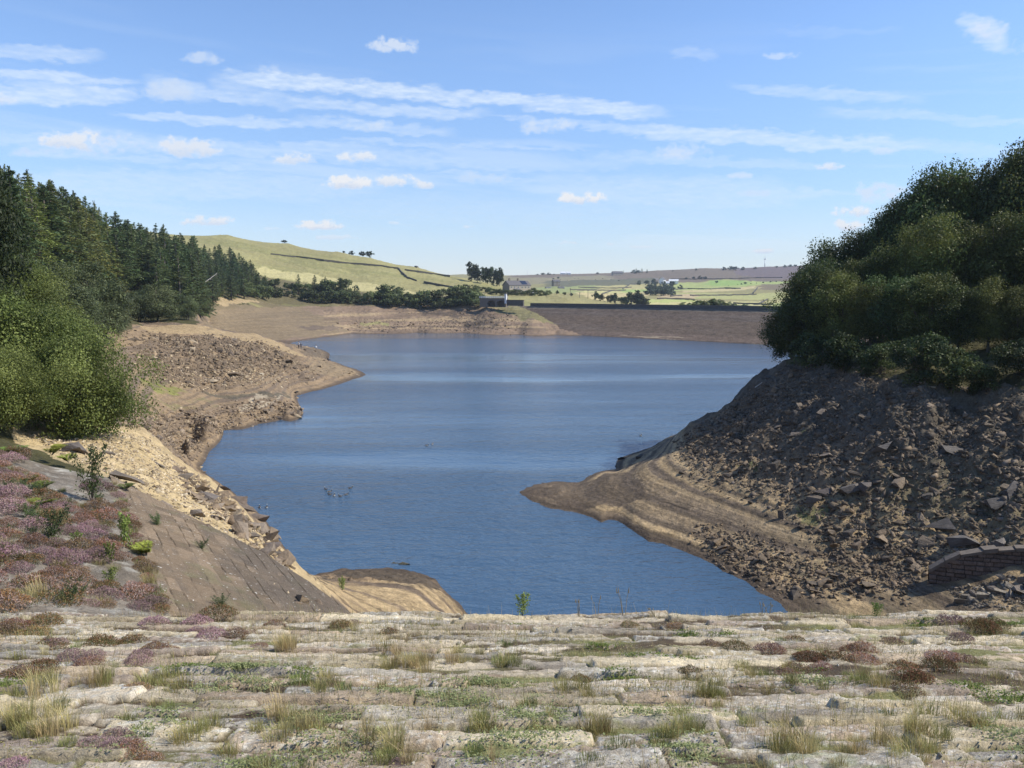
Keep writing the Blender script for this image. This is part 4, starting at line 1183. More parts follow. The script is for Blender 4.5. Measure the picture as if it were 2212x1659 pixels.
far_plants([(1010, 690, 622, 1.2), (1032, 680, 618, 1.3), (1050, 672, 622, 1.2), (1060, 660, 634, 1.3), (1072, 655, 632, 1.2), (1085, 650, 634, 1.3), (1098, 648, 638, 1.2), (1112, 648, 638, 1.3), (1126, 650, 640, 1.3), (1140, 655, 639, 1.3), (1154, 655, 640, 1.3), (1168, 660, 641, 1.3), (1180, 660, 643, 1.3),
            (1140, 715, 624, 1.2), (1152, 720, 627, 1.2)], FARB, 'garden_shrub', 'shrub on the bank around the stone house, {n} from the left', 'shrub', 'shrubs around the stone house')
far_plants([(1188, 760, 630, 1.2), (1203, 770, 627, 1.1), (1219, 775, 630, 1.2), (1234, 775, 633, 1.1), (1286, 790, 630, 1.1), (1297, 795, 634, 1.1), (1316, 800, 637, 1.0), (1327, 800, 634, 1.0), (1345, 805, 638, 1.1), (1362, 810, 632, 1.1), (1376, 812, 629, 1.1), (1388, 815, 640, 1.1)], FART, 'valley_tree', 'dark tree just behind the far dam wall, {n} from the left', 'tree', 'dark trees behind the dam')
far_plants([(px, 470, t, 1.5) for px, t in ((1478, 654), (1494, 650), (1510, 646), (1526, 644), (1542, 645), (1558, 648), (1574, 651), (1588, 655))], FARB, 'dam_bush', 'dark bush showing over the right part of the dam wall, {n} from the left', 'bush', 'bushes over the dam wall')
gr = [(1385 + R.uniform(0, 62) + k * .3, 1150 + R.uniform(0, 250), 0, 1) for k in range(22)]
far_plants([(px, d, 622 - (d - 1150) * .05 + (0 if px > 1400 else 8), 1.1) for px, d, _, _ in gr] + [(1395, 1700, 602, 1), (1410, 1700, 600, 1), (1430, 1650, 605, 1), (1450, 1650, 604, 1.1), (1378, 1700, 604, 1)], FARG, 'wood_tree', 'grey green tree of the valley wood below the white farm, {n} from the left', 'tree', 'trees of the valley wood', True)
far_plants([(1545, 1780, 605, 1.0), (1590, 1700, 613, 1.2), (1598, 1700, 611, 1.2), (1607, 1720, 608, 1.2), (1618, 1720, 611, 1.2), (1630, 1740, 610, 1.2), (1645, 1750, 608, 1.2), (1660, 1760, 606, 1.2), (1672, 1760, 606, 1.2), (1684, 1740, 607, 1.3), (1570, 1650, 620, 1.2), (1468, 1500, 613, 1)], FARG, 'field_tree', 'hedgerow tree among the bright fields, {n} from the left', 'tree', 'trees among the bright fields', True)
far_plants([(px, 2380, t, 1.2) for px, t in ((1290, 587), (1322, 585), (1366, 581), (1378, 582), (1450, 583), (1560, 575), (1572, 573), (1583, 573), (1600, 575), (1625, 575), (1672, 573), (1690, 571), (1700, 570), (1712, 570), (1500, 579))] + [(px, 2300, t, 1.6) for px, t in ((1160, 591), (1172, 588), (1184, 588), (1196, 591))], FARG, 'ridge_tree', 'small tree on the far moor skyline, {n} from the left', 'tree', 'trees on the far skyline', True)
far_plants([(px, 2380, t, 1.6) for px, t in ((1344, 583), (1372, 578), (1384, 578), (1395, 580))], FARC, 'ridge_conifer', 'pointed conifer on the far moor skyline, {n} from the left', 'tree', 'conifers on the far skyline', True)
far_plants([(px, 1950 + R.uniform(-60, 60), t, 1.3) for px, t in ((1195, 600), (1210, 604), (1225, 606), (1240, 604), (1260, 606), (1285, 604), (1300, 603), (1318, 603), (1335, 604), (1480, 598), (1495, 596), (1508, 594), (1520, 596), (1205, 597), (1248, 616), (1300, 610))], FARG, 'moor_bush', 'scattered tree on the slope under the moor, {n} from the left', 'tree', 'scattered trees under the moor', True)

# ------------------------------------------------------------------ heather, grass, herbs
def heather(seed, n, tops, mids, low=(.07, .075, .03)):
    """dome of fine upright sprigs, unit wide"""
    rng = np.random.default_rng(seed)
    a = rng.uniform(0, 6.283, n); r = .5 * np.sqrt(rng.random(n)) * (1 + .25 * np.sin(3 * a + seed) * rng.random(n))
    hmax = .34 * (1 - (r / .62) ** 2).clip(.12, 1) * (1 + .35 * fbm(r * np.cos(a) * 6, r * np.sin(a) * 6, 2, seed))
    t = 1 - rng.random(n) ** 1.7
    p = np.c_[r * np.cos(a), r * np.sin(a), hmax * t]
    up = np.c_[np.cos(a) * r * 1.2, np.sin(a) * r * 1.2, np.full(n, .6)] + rng.normal(0, .25, (n, 3))
    nrm = rng.normal(0, 1, (n, 3))
    pick = rng.random(n) + .5 * fbm(p[:, 0] * 9, p[:, 1] * 9, 2, seed + 1)
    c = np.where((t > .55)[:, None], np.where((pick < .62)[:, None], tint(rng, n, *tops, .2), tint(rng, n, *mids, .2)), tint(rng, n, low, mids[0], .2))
    s = rng.uniform(.7, 1.3, n) * .018
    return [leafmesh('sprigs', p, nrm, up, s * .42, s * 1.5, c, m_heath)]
PURP = ((.29, .155, .19), (.36, .23, .26)); PINK = ((.30, .21, .18), (.37, .275, .235)); RUST = ((.24, .12, .055), (.30, .17, .085)); OLIV = ((.10, .10, .035), (.16, .15, .06))
HEA = [heather(1, 2600, PURP, PINK), heather(2, 2600, PINK, PURP), heather(3, 2600, PINK, RUST), heather(4, 2600, RUST, OLIV), heather(5, 2600, RUST, PINK), heather(6, 2000, OLIV, RUST)]
HW = ['bright purple heather clump', 'pink flowering heather clump', 'dusty pink and rust heather clump', 'rust and olive heather clump', 'rusty heather clump with faded pink heads', 'olive green heather clump barely in flower']
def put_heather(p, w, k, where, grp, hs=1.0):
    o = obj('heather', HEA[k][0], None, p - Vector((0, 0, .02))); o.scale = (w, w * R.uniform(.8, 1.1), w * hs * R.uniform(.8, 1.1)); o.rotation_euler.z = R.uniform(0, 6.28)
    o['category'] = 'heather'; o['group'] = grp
    lab = HW[k] + ' ' + where + ', {n} from the left'
    PLACED.setdefault(lab, []).append((p.x / p.y, o, lab))
pxm = lambda w, p: w / F * p.length_squared ** 0 * math.hypot(p.x, p.y)          # picture width -> metres at p
for px, py, w, k in ((150, 1392, 130, 1), (190, 1425, 120, 1), (90, 1352, 110, 3), (40, 1350, 80, 4), (250, 1378, 90, 3), (290, 1420, 80, 1), (370, 1395, 110, 4), (330, 1336, 55, 0), (450, 1338, 90, 0), (455, 1362, 70, 0), (520, 1366, 80, 2), (592, 1338, 50, 3),
                     (735, 1338, 50, 3), (760, 1336, 40, 1), (1362, 1338, 45, 4), (1460, 1342, 45, 4), (1800, 1425, 200, 3), (1745, 1440, 110, 2), (1855, 1412, 100, 4), (2020, 1450, 160, 3), (2060, 1428, 100, 2), (2055, 1334, 60, 0), (2105, 1350, 80, 3), (2145, 1348, 60, 5), (1590, 1392, 60, 4), (1665, 1392, 70, 2), (1540, 1385, 55, 2),
                     (2078, 1376, 45, 1), (230, 1600, 150, 1), (300, 1610, 120, 4), (50, 1452, 110, 5), (90, 1440, 70, 3), (25, 1645, 60, 0), (1490, 1440, 60, 5), (1255, 1452, 50, 3), (1300, 1700, 80, 5), (560, 1385, 40, 2), (840, 1360, 40, 3), (1930, 1375, 45, 2), (1960, 1480, 60, 5), (1720, 1370, 50, 2), (290, 1480, 70, 4), (860, 1640, 60, 1), (420, 1350, 40, 1)):
    m = max(1, int(round((w / 58.) ** 1.35)))
    for j in range(m):
        q = near_cast(px + (R.uniform(-.42, .42) * w if m > 1 else 0), min(py + 6 + (R.uniform(-.10, .13) * w if m > 1 else w * .1), 1690))
        put_heather(q, pxm(min(w, R.uniform(50, 74)), q) * 1.12, k if R.random() < .8 else R.choice((2, 3, 4, 5)), 'on the near stone slope', 'heather on the near slope', 1.0)
def wing_at(px, py):
    a, b = ray(px, py); lo, hi = 4.0, 70.0
    for _ in range(40):
        m_ = (lo + hi) / 2
        if 24 + b * m_ > wing(a * m_, m_): lo = m_
        else: hi = m_
    return Vector((a * lo * S, lo * S, wing(a * lo, lo) * S + .02))
cnt = 0
rng = np.random.default_rng(77)
BANKP = [(-40, 985), (60, 985), (130, 1000), (215, 1060), (250, 1180), (290, 1270), (338, 1322), (-40, 1322)]
tried = 0
bx = []
while cnt < 112 and tried < 6000:
    tried += 1
    px, py = R.uniform(-40, 338), R.uniform(985, 1322)
    if not inpoly(np.array([px]), np.array([py]), BANKP)[0]: continue
    p = wing_at(px, py)
    if fbm(np.array([p.x / 2.2]), np.array([p.y / 2.2]), 3, 93)[0] < R.uniform(-.35, .35): continue
    w = R.uniform(.5, 1.15)
    if any((p - q).length < .42 * (w + v) * .8 for q, v in bx): continue
    bx.append((p, w))
    z = R.random()
    k = 0 if z < .13 else 1 if z < .33 else 2 if z < .6 else 4 if z < .8 else 3 if z < .92 else 5
    put_heather(p, w, k, 'on the left heather bank', 'heather on the left bank'); cnt += 1

def tuft(seed, n, c0, c1, tall, spread):
    rng = np.random.default_rng(seed)
    V, Fc, C = [], [], []
    for i in range(n):
        a = rng.uniform(0, 6.283); r0 = .10 * spread * math.sqrt(rng.random()); h = tall * rng.uniform(.45, 1.1); lean = rng.uniform(.05, .65) * h; a2 = a + rng.normal(0, .7)
        w = rng.uniform(.0019, .0036)
        b = np.array([r0 * math.cos(a), r0 * math.sin(a), -.01]); dv = np.array([math.cos(a2), math.sin(a2), 0]); sd = np.array([-dv[1], dv[0], 0]) * w
        pts = [b, b + dv * lean * .22 + [0, 0, h * .5], b + dv * lean + [0, 0, h * (1 - .25 * lean / h)]]
        o = len(V); V += [pts[0] - sd, pts[0] + sd, pts[1] - sd * .8, pts[1] + sd * .8, pts[2] - sd * .15, pts[2] + sd * .15]
        Fc += [(o, o + 1, o + 3, o + 2), (o + 2, o + 3, o + 5, o + 4)]
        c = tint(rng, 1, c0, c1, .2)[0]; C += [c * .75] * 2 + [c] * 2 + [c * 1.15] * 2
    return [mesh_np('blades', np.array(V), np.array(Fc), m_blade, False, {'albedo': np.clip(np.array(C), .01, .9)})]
ST0, ST1, GR0, GR1 = (.40, .32, .14), (.54, .45, .23), (.17, .20, .06), (.28, .29, .10)
TUF = [tuft(1, 130, ST0, ST1, .36, 1.3), tuft(2, 170, ST0, GR1, .26, 1.5), tuft(3, 200, GR0, GR1, .17, 1.5), tuft(4, 70, ST0, ST1, .46, 1.0), tuft(5, 150, GR1, ST0, .22, 1.8), tuft(6, 220, GR0, (.16, .2, .05), .12, 2.0)]
TW = ['tall straw coloured grass tuft', 'mixed straw and green grass tuft', 'low green grass tuft', 'sparse tall dry grass tuft', 'yellowish green grass tuft', 'short dense green grass tuft']
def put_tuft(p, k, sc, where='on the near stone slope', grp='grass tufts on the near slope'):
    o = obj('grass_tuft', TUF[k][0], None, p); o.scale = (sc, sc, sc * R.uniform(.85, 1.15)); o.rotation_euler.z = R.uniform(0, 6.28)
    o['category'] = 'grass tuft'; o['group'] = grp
    lab = TW[k] + ' ' + where + ', {n} from the left'
    PLACED.setdefault(lab, []).append((p.x / p.y, o, lab))
for px, py, n, spx, spy, ks in ((885, 1440, 11, 60, 26, (0, 1, 0)), (1010, 1415, 5, 40, 14, (0, 1)), (620, 1400, 5, 26, 10, (0, 1)), (60, 1570, 11, 80, 36, (0, 3, 1)), (90, 1500, 5, 60, 20, (3, 1)), (340, 1480, 6, 60, 20, (1, 4)), (620, 1575, 8, 80, 26, (1, 4, 0)), (1240, 1495, 4, 40, 10, (1, 4)), (1450, 1580, 7, 90, 22, (1, 4, 2)), (1290, 1570, 4, 30, 20, (0, 4)),
                               (1940, 1615, 9, 110, 22, (1, 0, 4)), (2150, 1560, 6, 70, 30, (4, 1)), (1880, 1480, 4, 40, 12, (1, 2)), (1640, 1455, 3, 30, 8, (2, 4)), (1120, 1420, 4, 60, 10, (2, 4)), (200, 1480, 4, 40, 12, (0, 1)), (840, 1620, 4, 50, 14, (0, 3)), (1710, 1620, 4, 40, 14, (1, 0)), (1560, 1500, 4, 60, 12, (2, 1)), (400, 1580, 5, 60, 20, (4, 1)), (1050, 1560, 4, 60, 24, (2, 4)), (700, 1490, 4, 60, 10, (2, 4))):
    for i in range(n):
        p = near_cast(px + R.gauss(0, spx * .5), min(py + R.gauss(0, spy * .6), 1700)); put_tuft(p, ks[i % len(ks)], R.uniform(.34, .6))
for i in range(95):
    p = near_cast(R.uniform(-20, 2230), 1335 + 340 * R.random() ** .9)
    k = R.choice((1, 2, 2, 4, 4, 5, 5, 3)); put_tuft(p, k, R.uniform(.26, .5))

for i in range(46):
    px, py = R.uniform(-30, 335), R.uniform(990, 1320)
    if inpoly(np.array([px]), np.array([py]), BANKP)[0]: put_tuft(wing_at(px, py), R.choice((0, 1, 1, 4, 2)), R.uniform(.7, 1.3), 'on the left heather bank', 'grass tufts on the left bank')
for i in range(26):                      # along the seam between the heather and the smooth pitching
    t_ = (i + R.uniform(0, .8)) / 26; q = wing_at(238 + (350 - 238) * t_ + R.uniform(-10, 6), 1040 + (1325 - 1040) * t_)
    if i % 2: put_heather(q, R.uniform(.35, .75), R.choice((1, 2, 3, 4, 5)), 'on the left heather bank', 'heather on the left bank')
    else: put_tuft(q, R.choice((1, 2, 4, 5)), R.uniform(.7, 1.3), 'on the left heather bank', 'grass tufts on the left bank')
def cover_mesh(name, P, seed, c0, c1, s0, flat=.6, mat=None):
    rng = np.random.default_rng(seed); n = len(P)
    nr_ = rng.normal(0, flat, (n, 3)) + np.array([0, 0, 1.]); up = rng.normal(0, 1, (n, 3)) * np.array([1, 1, .5])
    s = s0 * rng.uniform(.5, 1.3, n)
    return leafmesh(name, P + np.c_[np.zeros((n, 2)), rng.uniform(.0, .035, n)], nr_, up, s * .55, s, tint(rng, n, c0, c1, .2), mat or m_leaf)
def near_grid(x, y):
    i = np.clip(np.searchsorted(near_Y, y), 0, len(near_Y) - 1); j = np.clip(np.searchsorted(near_X, x), 0, len(near_X) - 1)
    return near_Zf[i, j]
def patch_pts(rng, n, lst):
    out = []
    for px, py, sx_, sy_ in lst:
        c = near_cast(px, py); s1 = pxm(sx_, c); m = int(n * s1)
        x = c.x + rng.normal(0, s1 * .5, m); y = np.clip(c.y + rng.normal(0, max(sy_ / 330. * 5, .12) * .5, m), 2, 10.4)
        k = fbm(x / .22, y / .16, 3, 44) > rng.uniform(-.5, .3, m)
        out.append(np.c_[x[k], y[k], near_grid(x[k], y[k])])
    return np.concatenate(out)
rng = np.random.default_rng(15)
P1 = patch_pts(rng, 7500, ((520, 1480, 110, 14), (900, 1495, 110, 16), (690, 1560, 130, 24), (1150, 1570, 90, 44), (730, 1615, 110, 22), (1080, 1625, 100, 20), (1040, 1470, 90, 10), (520, 1450, 80, 8), (1160, 1535, 80, 20), (1420, 1540, 90, 14), (1000, 1520, 100, 16), (260, 1610, 60, 20), (350, 1550, 70, 16), (1480, 1620, 80, 20), (1750, 1470, 60, 10), (560, 1650, 90, 14), (2180, 1600, 60, 30)))
tag(obj('low_herbs', cover_mesh('low_herbs', P1, 5, (.25, .285, .115), (.37, .40, .19), .0105)), kind='stuff')
P2 = patch_pts(rng, 4200, ((1640, 1342, 60, 6), (1550, 1370, 40, 5), (1490, 1372, 40, 5), (1120, 1352, 30, 5), (2150, 1350, 70, 10), (1470, 1425, 50, 6), (1990, 1345, 30, 5), (1370, 1418, 40, 6), (660, 1455, 40, 5), (30, 1480, 60, 20), (410, 1450, 60, 10), (1740, 1440, 40, 6), (1300, 1395, 40, 6), (2100, 1480, 60, 8), (1340, 1460, 50, 8), (2170, 1500, 70, 12)))
tag(obj('green_herbs', cover_mesh('green_herbs', P2, 6, (.10, .16, .03), (.17, .24, .05), .011)), kind='stuff')
x = rng.uniform(-9, 9, 150000); y = rng.uniform(3.2, 10.4, 150000)
k = (fbm(x / .9, y / .5, 4, 45) > rng.uniform(-.15, .5, 150000)); x, y = x[k], y[k]
tag(obj('moss_cover', cover_mesh('moss', np.c_[x, y, near_grid(x, y) - .012], 7, (.20, .19, .07), (.34, .31, .13), .0085)), kind='stuff')
# loose dry stalks over the joints
m = 120000; x = rng.uniform(-9.5, 9.5, m); y = rng.uniform(3, 10.5, m); k = fbm(x / 1.0, y / .45, 4, 46) > rng.uniform(-.1, .45, m); x, y = x[k], y[k]; m = len(x)
hh = .02 + .15 * rng.random(m) ** 1.8; a = rng.uniform(0, 6.283, m); ln = hh * rng.uniform(.1, .8, m)
b = np.c_[x, y, near_grid(x, y) - .01]; t_ = b + np.c_[np.cos(a) * ln, np.sin(a) * ln, hh]; sd = np.c_[-np.sin(a), np.cos(a), a * 0] * .0018
V = np.stack([b - sd, b + sd, t_ + sd * .3, t_ - sd * .3], 1).reshape(-1, 3)
tag(obj('dry_stalks', mesh_np('dry_stalks', V, np.arange(4 * m).reshape(-1, 4), m_blade, False, {'albedo': np.repeat(np.where(rng.random((m, 1)) < .35, tint(rng, m, GR0, GR1, .25), tint(rng, m, ST0, ST1, .25)), 4, 0)})), kind='stuff')
# loose pale chips and lichened pebbles
m = 900; x = rng.uniform(-9, 9, m); y = 3 + 7.3 * rng.random(m)
tag(obj('stone_chips', rock_mesh('stone_chips', np.c_[x, y, near_grid(x, y)], np.minimum(.028 * np.exp(rng.normal(0, .5, m)), .09), 3, m_rock, [(.55, .52, .45), (.42, .38, .3), (.3, .27, .22), (.62, .6, .55)])), kind='stuff')

# ------------------------------------------------------------------ saplings and ferns
def sapling(seed, stems, nl, leaf, c0, c1, spread=.3, low=.15):
    rng = np.random.default_rng(seed); mb = MB(); P = []
    for s_ in range(stems):
        a = rng.uniform(0, 6.283); l = rng.uniform(.7, 1.0); tip = np.array([math.cos(a) * spread * rng.random(), math.sin(a) * spread * rng.random(), l])
        mid = tip * .5 + np.array([0, 0, .05])
        mb.tube([(0, 0, -.02), tuple(mid), tuple(tip)], [.010, .006, .002], 5)
        for i in range(nl // stems):
            t = rng.uniform(low, 1); q = (mid * (t * 2) if t < .5 else mid + (tip - mid) * (t * 2 - 1))
            P.append(q + rng.normal(0, .085 * (1.15 - t) + .015, 3) * np.array([1, 1, .6]))
    P = np.array(P); n = len(P)
    s = leaf * rng.uniform(.6, 1.3, n)
    return leafmesh('foliage', P, rng.normal(0, 1, (n, 3)) + np.array([0, 0, .5]), rng.normal(0, 1, (n, 3)), s * .5, s, tint(rng, n, c0, c1, .2), m_leaf), mb.mesh('stems', m_bark, True)
def fern(seed, c0, c1):
    rng = np.random.default_rng(seed); P, Nn, U, L = [], [], [], []; mb = MB()
    for f_ in range(13):
        a = rng.uniform(0, 6.283); l = rng.uniform(.5, .8); dv = np.array([math.cos(a), math.sin(a), 0]); sd = np.array([-dv[1], dv[0], 0])
        cv = lambda t: dv * l * t * .85 + np.array([0, 0, .75 * t - .42 * t * t])
        mb.tube([tuple(cv(0)), tuple(cv(.5)), tuple(cv(1))], [.008, .005, .002], 4, False)
        for t in np.linspace(.18, 1, 26):
            for s_ in (-1, 1):
                w = .17 * math.sin(math.pi * (.12 + .85 * t)) + .01
                P.append(cv(t) + sd * s_ * w * .5); U.append(sd * s_ + dv * .5); Nn.append(np.array([0, 0, 1]) - dv * .4 * t + rng.normal(0, .2, 3)); L.append(w * .55)
    n = len(P); L = np.array(L)
    return leafmesh('fronds', np.array(P), np.array(Nn), np.array(U), L * .24, L, tint(rng, n, c0, c1, .15), m_leaf), mb.mesh('stalks', m_bark, True)
SAP = [sapling(1, 5, 900, .030, (.08, .12, .04), (.13, .17, .06), .45), sapling(2, 4, 420, .045, (.14, .2, .05), (.22, .27, .07), .3), sapling(3, 8, 1300, .03, (.07, .11, .04), (.12, .16, .06), .7, .05)]
FER = [fern(1, (.20, .24, .04), (.32, .33, .07)), fern(2, (.13, .18, .04), (.2, .25, .06))]
def green(name, pr, p, h, w, label, cat, parts):
    r = empty(name, p, R.uniform(0, 6.28), (w, w, h))
    for pn, me in zip(parts, pr): obj(pn, me, r)
    tag(r, label, cat); return r
def wing_h(px, py, hp):
    p = wing_at(px, py); return p, hp / F * math.hypot(p.x, p.y)
for px, py, hp, k, lab in ((198, 1085, 115, 0, 'tall young birch standing above the heather at the pitched stone edge'), (112, 1165, 70, 2, 'round green shrub in the middle of the left heather bank'), (272, 1185, 85, 1, 'leafy pale green sapling leaning over the smooth pitched stones'), (236, 1220, 55, 1, 'small leafy shoot low on the left heather bank')):
    p, h = wing_h(px, py, hp); green('sapling', SAP[k], p, h, h * (.75 if k != 2 else 1.0), lab, 'sapling', ('foliage', 'stems'))
for px, py, hp, k, lab in ((112, 985, 34, 0, 'yellow green fern at the top of the heather bank beside the gravel'), (148, 1000, 26, 0, 'small yellow fern below the flat boulder'), (92, 1060, 28, 1, 'narrow green fern among heather, left of the young birch'), (62, 1045, 24, 0, 'bright yellow fern among heather near the left edge'), (96, 1098, 34, 0, 'yellowish fern above the round green shrub'), (318, 1200, 40, 0, 'yellow green fern hanging over the pitched stone edge'), (272, 1060, 22, 1, 'small green fern beside the young birch'), (30, 985, 30, 1, 'dull green fern at the left edge under the bushes')):
    p, h = wing_h(px, py, hp); green('fern', FER[k], p, h * 1.5, h * 1.5, lab, 'fern', ('fronds', 'stalks'))
p = near_at(.14, 10.38); green('sapling', SAP[1], p, .40, .34, 'thin willow shoot growing from the edge of the near stones against the water', 'sapling', ('foliage', 'stems'))
p = near_at(4.9, 10.4); green('sapling', SAP[1], p, .24, .26, 'small leafy plant on the stone edge before the right mud bank', 'sapling', ('foliage', 'stems'))
for px, py, hp, lab in ((340, 1135, 26, 'low green weed growing in the pitched slope near its top'), (436, 1185, 20, 'small green weed in the middle of the pitched slope'), (480, 1310, 26, 'sparse green weed low on the pitched slope')):
    p, h = wing_h(px, py, hp); green('weed', SAP[2], p, h, h * 1.4, lab, 'weed', ('foliage', 'stems'))
for i in range(22):
    px, py = R.uniform(-10, 325), R.uniform(1000, 1318)
    if not inpoly(np.array([px]), np.array([py]), BANKP)[0]: continue
    p = wing_at(px, py); h = R.uniform(.22, .5); lab = 'small green weed among the left bank heather, {n} from the left'
    o = green('weed', SAP[R.choice((1, 2, 2))], p, h, h * 1.3, lab, 'weed', ('foliage', 'stems')); o['group'] = 'green weeds among the heather'; PLACED.setdefault(lab, []).append((p.x / p.y, o, lab))
p = cast(740, 1275); green('weed', SAP[1], p, .9, .7, 'lone green weed on the mud spit under the pitched slope', 'weed', ('foliage', 'stems'))
# dead stalks on the skyline of the near edge
for k, (px, h) in enumerate(((1250, .24), (1288, .3), (1346, .42), (1412, .12), (1640, .22), (1655, .18))):
    x = (px - CX) / F * 10.9; mb = MB(); q = near_at(x, 10.35)
    for j in range(3):
        a = R.uniform(-.06, .06); mb.tube([(a * .3, 0, 0), (a, .01, h * .6), (a * 1.8, 0, h * R.uniform(.8, 1.05))], [.004, .003, .0015], 4)
        mb.tube([(a * 1.8, 0, h * .82), (a * 1.9, 0, h * 1.0)], [.008, .003], 5)
    o = mb.build('dry_flower_stalk', mat_plain('dry_stalk', (.3, .24, .14), .9), None, q)
    lab = 'dry seed stalk on the near stone edge against the water, {n} from the left'
    o['category'] = 'stalk'; o['group'] = 'dry stalks on the near edge'; PLACED.setdefault(lab, []).append((x / 10.4, o, lab))

# ------------------------------------------------------------------ single boulders
m_boulder, nt, bs = mat_new('boulder_stone')
oi = N(nt, 'ShaderNodeObjectInfo'); co = obj_co(nt)
n_ = NOISE(nt, co, 3.0, 5, .65)
nt.links.new(MIX(nt, 1.0, oi.outputs['Color'], COMB(nt, *[LIN(nt, n_, .3, .7, .65, 1.35)] * 3), 'MULTIPLY'), bs.inputs['Base Color'])
bs.inputs['Roughness'].default_value = .88
bump(nt, bs, NOISE(nt, VSCALE(nt, co, (1, 1, 3.5)), 6.0, 5, .7), .08)
def boulder_mesh(i):
    """flaked slab: hull, split faces, jittered along the bedding"""
    v, f = rock_proto(600 + i, (.34, .5, .28, .42, .6)[i % 5])
    me = bpy.data.meshes.new('boulder'); me.from_pydata([tuple(q) for q in v], [], [tuple(q) for q in f])
    bm = bmesh.new(); bm.from_mesh(me)
    bmesh.ops.subdivide_edges(bm, edges=bm.edges, cuts=2, use_grid_fill=True)
    rr = random.Random(i)
    for q in bm.verts:
        k = math.floor(q.co.z / .055)
        s = 1 + .07 * math.sin(k * 12.9 + i) + rr.uniform(-.02, .02)
        q.co.x *= s; q.co.y *= s; q.co.z += rr.uniform(-.012, .012)
    bm.normal_update(); bm.to_mesh(me); bm.free(); me.materials.append(m_boulder)
    return me
BME = [boulder_mesh(i) for i in range(10)]
def boulder(p, s, c, label=None, series=None, tilt=(0, 0), rz=None, k=None, grp=None, sz=1.0):
    if p.z > .05: p = Vector((p.x, p.y, max(p.z, float(surf(p.x, p.y)[0]))))
    return _boulder(p, s, c, label, series, tilt, rz, k, grp, sz)
def _boulder(p, s, c, label=None, series=None, tilt=(0, 0), rz=None, k=None, grp=None, sz=1.0):
    o = obj('boulder', BME[R.randrange(10) if k is None else k], None, p + Vector((0, 0, .10 * s)))
    o.scale = (s, s * R.uniform(.75, 1.0), s * sz); o.rotation_euler = (tilt[0], tilt[1], R.uniform(0, 6.28) if rz is None else rz)
    o.color = (*c, 1); o['category'] = 'boulder'
    if grp: o['group'] = grp
    if series: PLACED.setdefault(series, []).append((p.x / p.y, o, series))
    else: o['label'] = label
for px, py, w, c, k, lab in ((275, 1038, 66, (.17, .14, .11), 2, 'large layered dark slab at the head of the pitched slope'), (165, 974, 52, (.13, .11, .095), 0, 'flat dark boulder lying on the pale gravel below the big bush'), (238, 985, 26, (.15, .125, .1), 3, 'small dark slab on pale gravel right of the flat boulder'),
                             (450, 1076, 40, (.16, .135, .115), 1, 'upright dark slab on the gravel ridge beside the shore'), (578, 1152, 62, (.19, .155, .12), 2, 'big jutting slab overhanging the water on the left ridge'), (560, 1120, 44, (.17, .135, .11), 0, 'layered slab above the jutting slab on the left ridge'), (535, 1102, 46, (.16, .13, .105), 3, 'dark slab near the top of the stacked ridge rocks'), (515, 1088, 40, (.17, .135, .11), 4, 'dark block at the upper end of the stacked ridge rocks'),
                             (480, 1055, 34, (.18, .145, .115), 2, 'brown slab high on the left gravel ridge'), (586, 1182, 40, (.15, .12, .1), 1, 'dark block under the big jutting slab'), (604, 1200, 34, (.17, .14, .11), 0, 'lowest flat slab of the left ridge beside the water'), (505, 1128, 40, (.2, .165, .13), 4, 'square brown slab in the middle of the left ridge'), (545, 1160, 42, (.18, .15, .12), 3, 'long brown slab below the middle of the left ridge'), (400, 1030, 30, (.17, .14, .11), 1, 'dark slab standing on the pale gravel slope'), (345, 1005, 24, (.18, .15, .12), 2, 'thin slab lying on the gravel above the shore'), (430, 1110, 36, (.2, .165, .13), 0, 'flat brown slab at the lower edge of the gravel'), (470, 1120, 30, (.17, .14, .115), 2, 'tilted brown slab at the lower gravel edge')):
    p = cast(px, py + 4); d = math.hypot(p.x, p.y); boulder(p + Vector((0, 0, .02)), w / F * d * 1.05, c, lab, None, (R.uniform(-.2, .2), R.uniform(-.1, .3)), R.uniform(-.5, .5), k)
for px, py, w, c, lab in ((853, 1216, 20, (.07, .065, .045), 'small weedy rock in the water beyond the mud spit'), (874, 1218, 30, (.075, .07, .045), 'larger flat weedy rock in the water beyond the mud spit')):
    a, b = ray(px, py); y = -H / b; o = boulder(Vector((a * y, y, -.12)), w / F * y, c, lab, None, (0, 0), 0, 0, None, .7)
for px, py, w, c, lab in ((1905, 968, 60, (.12, .105, .09), 'biggest dark slab in the upper right rubble'), (1880, 1055, 44, (.11, .095, .085), 'pointed dark block in the middle of the right rubble'), (1835, 1060, 46, (.12, .105, .09), 'broad dark block left of the pointed block'), (2150, 1090, 44, (.10, .09, .08), 'leaning dark slab at the right edge above the curved wall'), (2190, 1060, 50, (.095, .085, .078), 'huge dark block cut by the right edge'), (2170, 1175, 40, (.17, .15, .13), 'pale triangular stone on the curved wall top'), (1780, 1075, 40, (.12, .1, .09), 'dark rock left of the broad dark block'),
                          (1385, 988, 26, (.07, .06, .05), 'dark stub of rock at the waterline ledge'), (1342, 992, 20, (.06, .05, .042), 'dark rock on the tip of the waterline ledge'), (2090, 1175, 64, (.11, .10, .09), 'long layered outcrop above the curved wall'), (2030, 1150, 60, (.12, .105, .09), 'broken layered outcrop left of the curved wall'), (2050, 980, 50, (.11, .098, .085), 'large dark slab high in the right rubble near the edge')):
    p = cast(px, py); d = math.hypot(p.x, p.y); boulder(p, w / F * d, c, lab, None, (R.uniform(-.4, .3), R.uniform(-.5, .1)), R.uniform(-.6, .6))
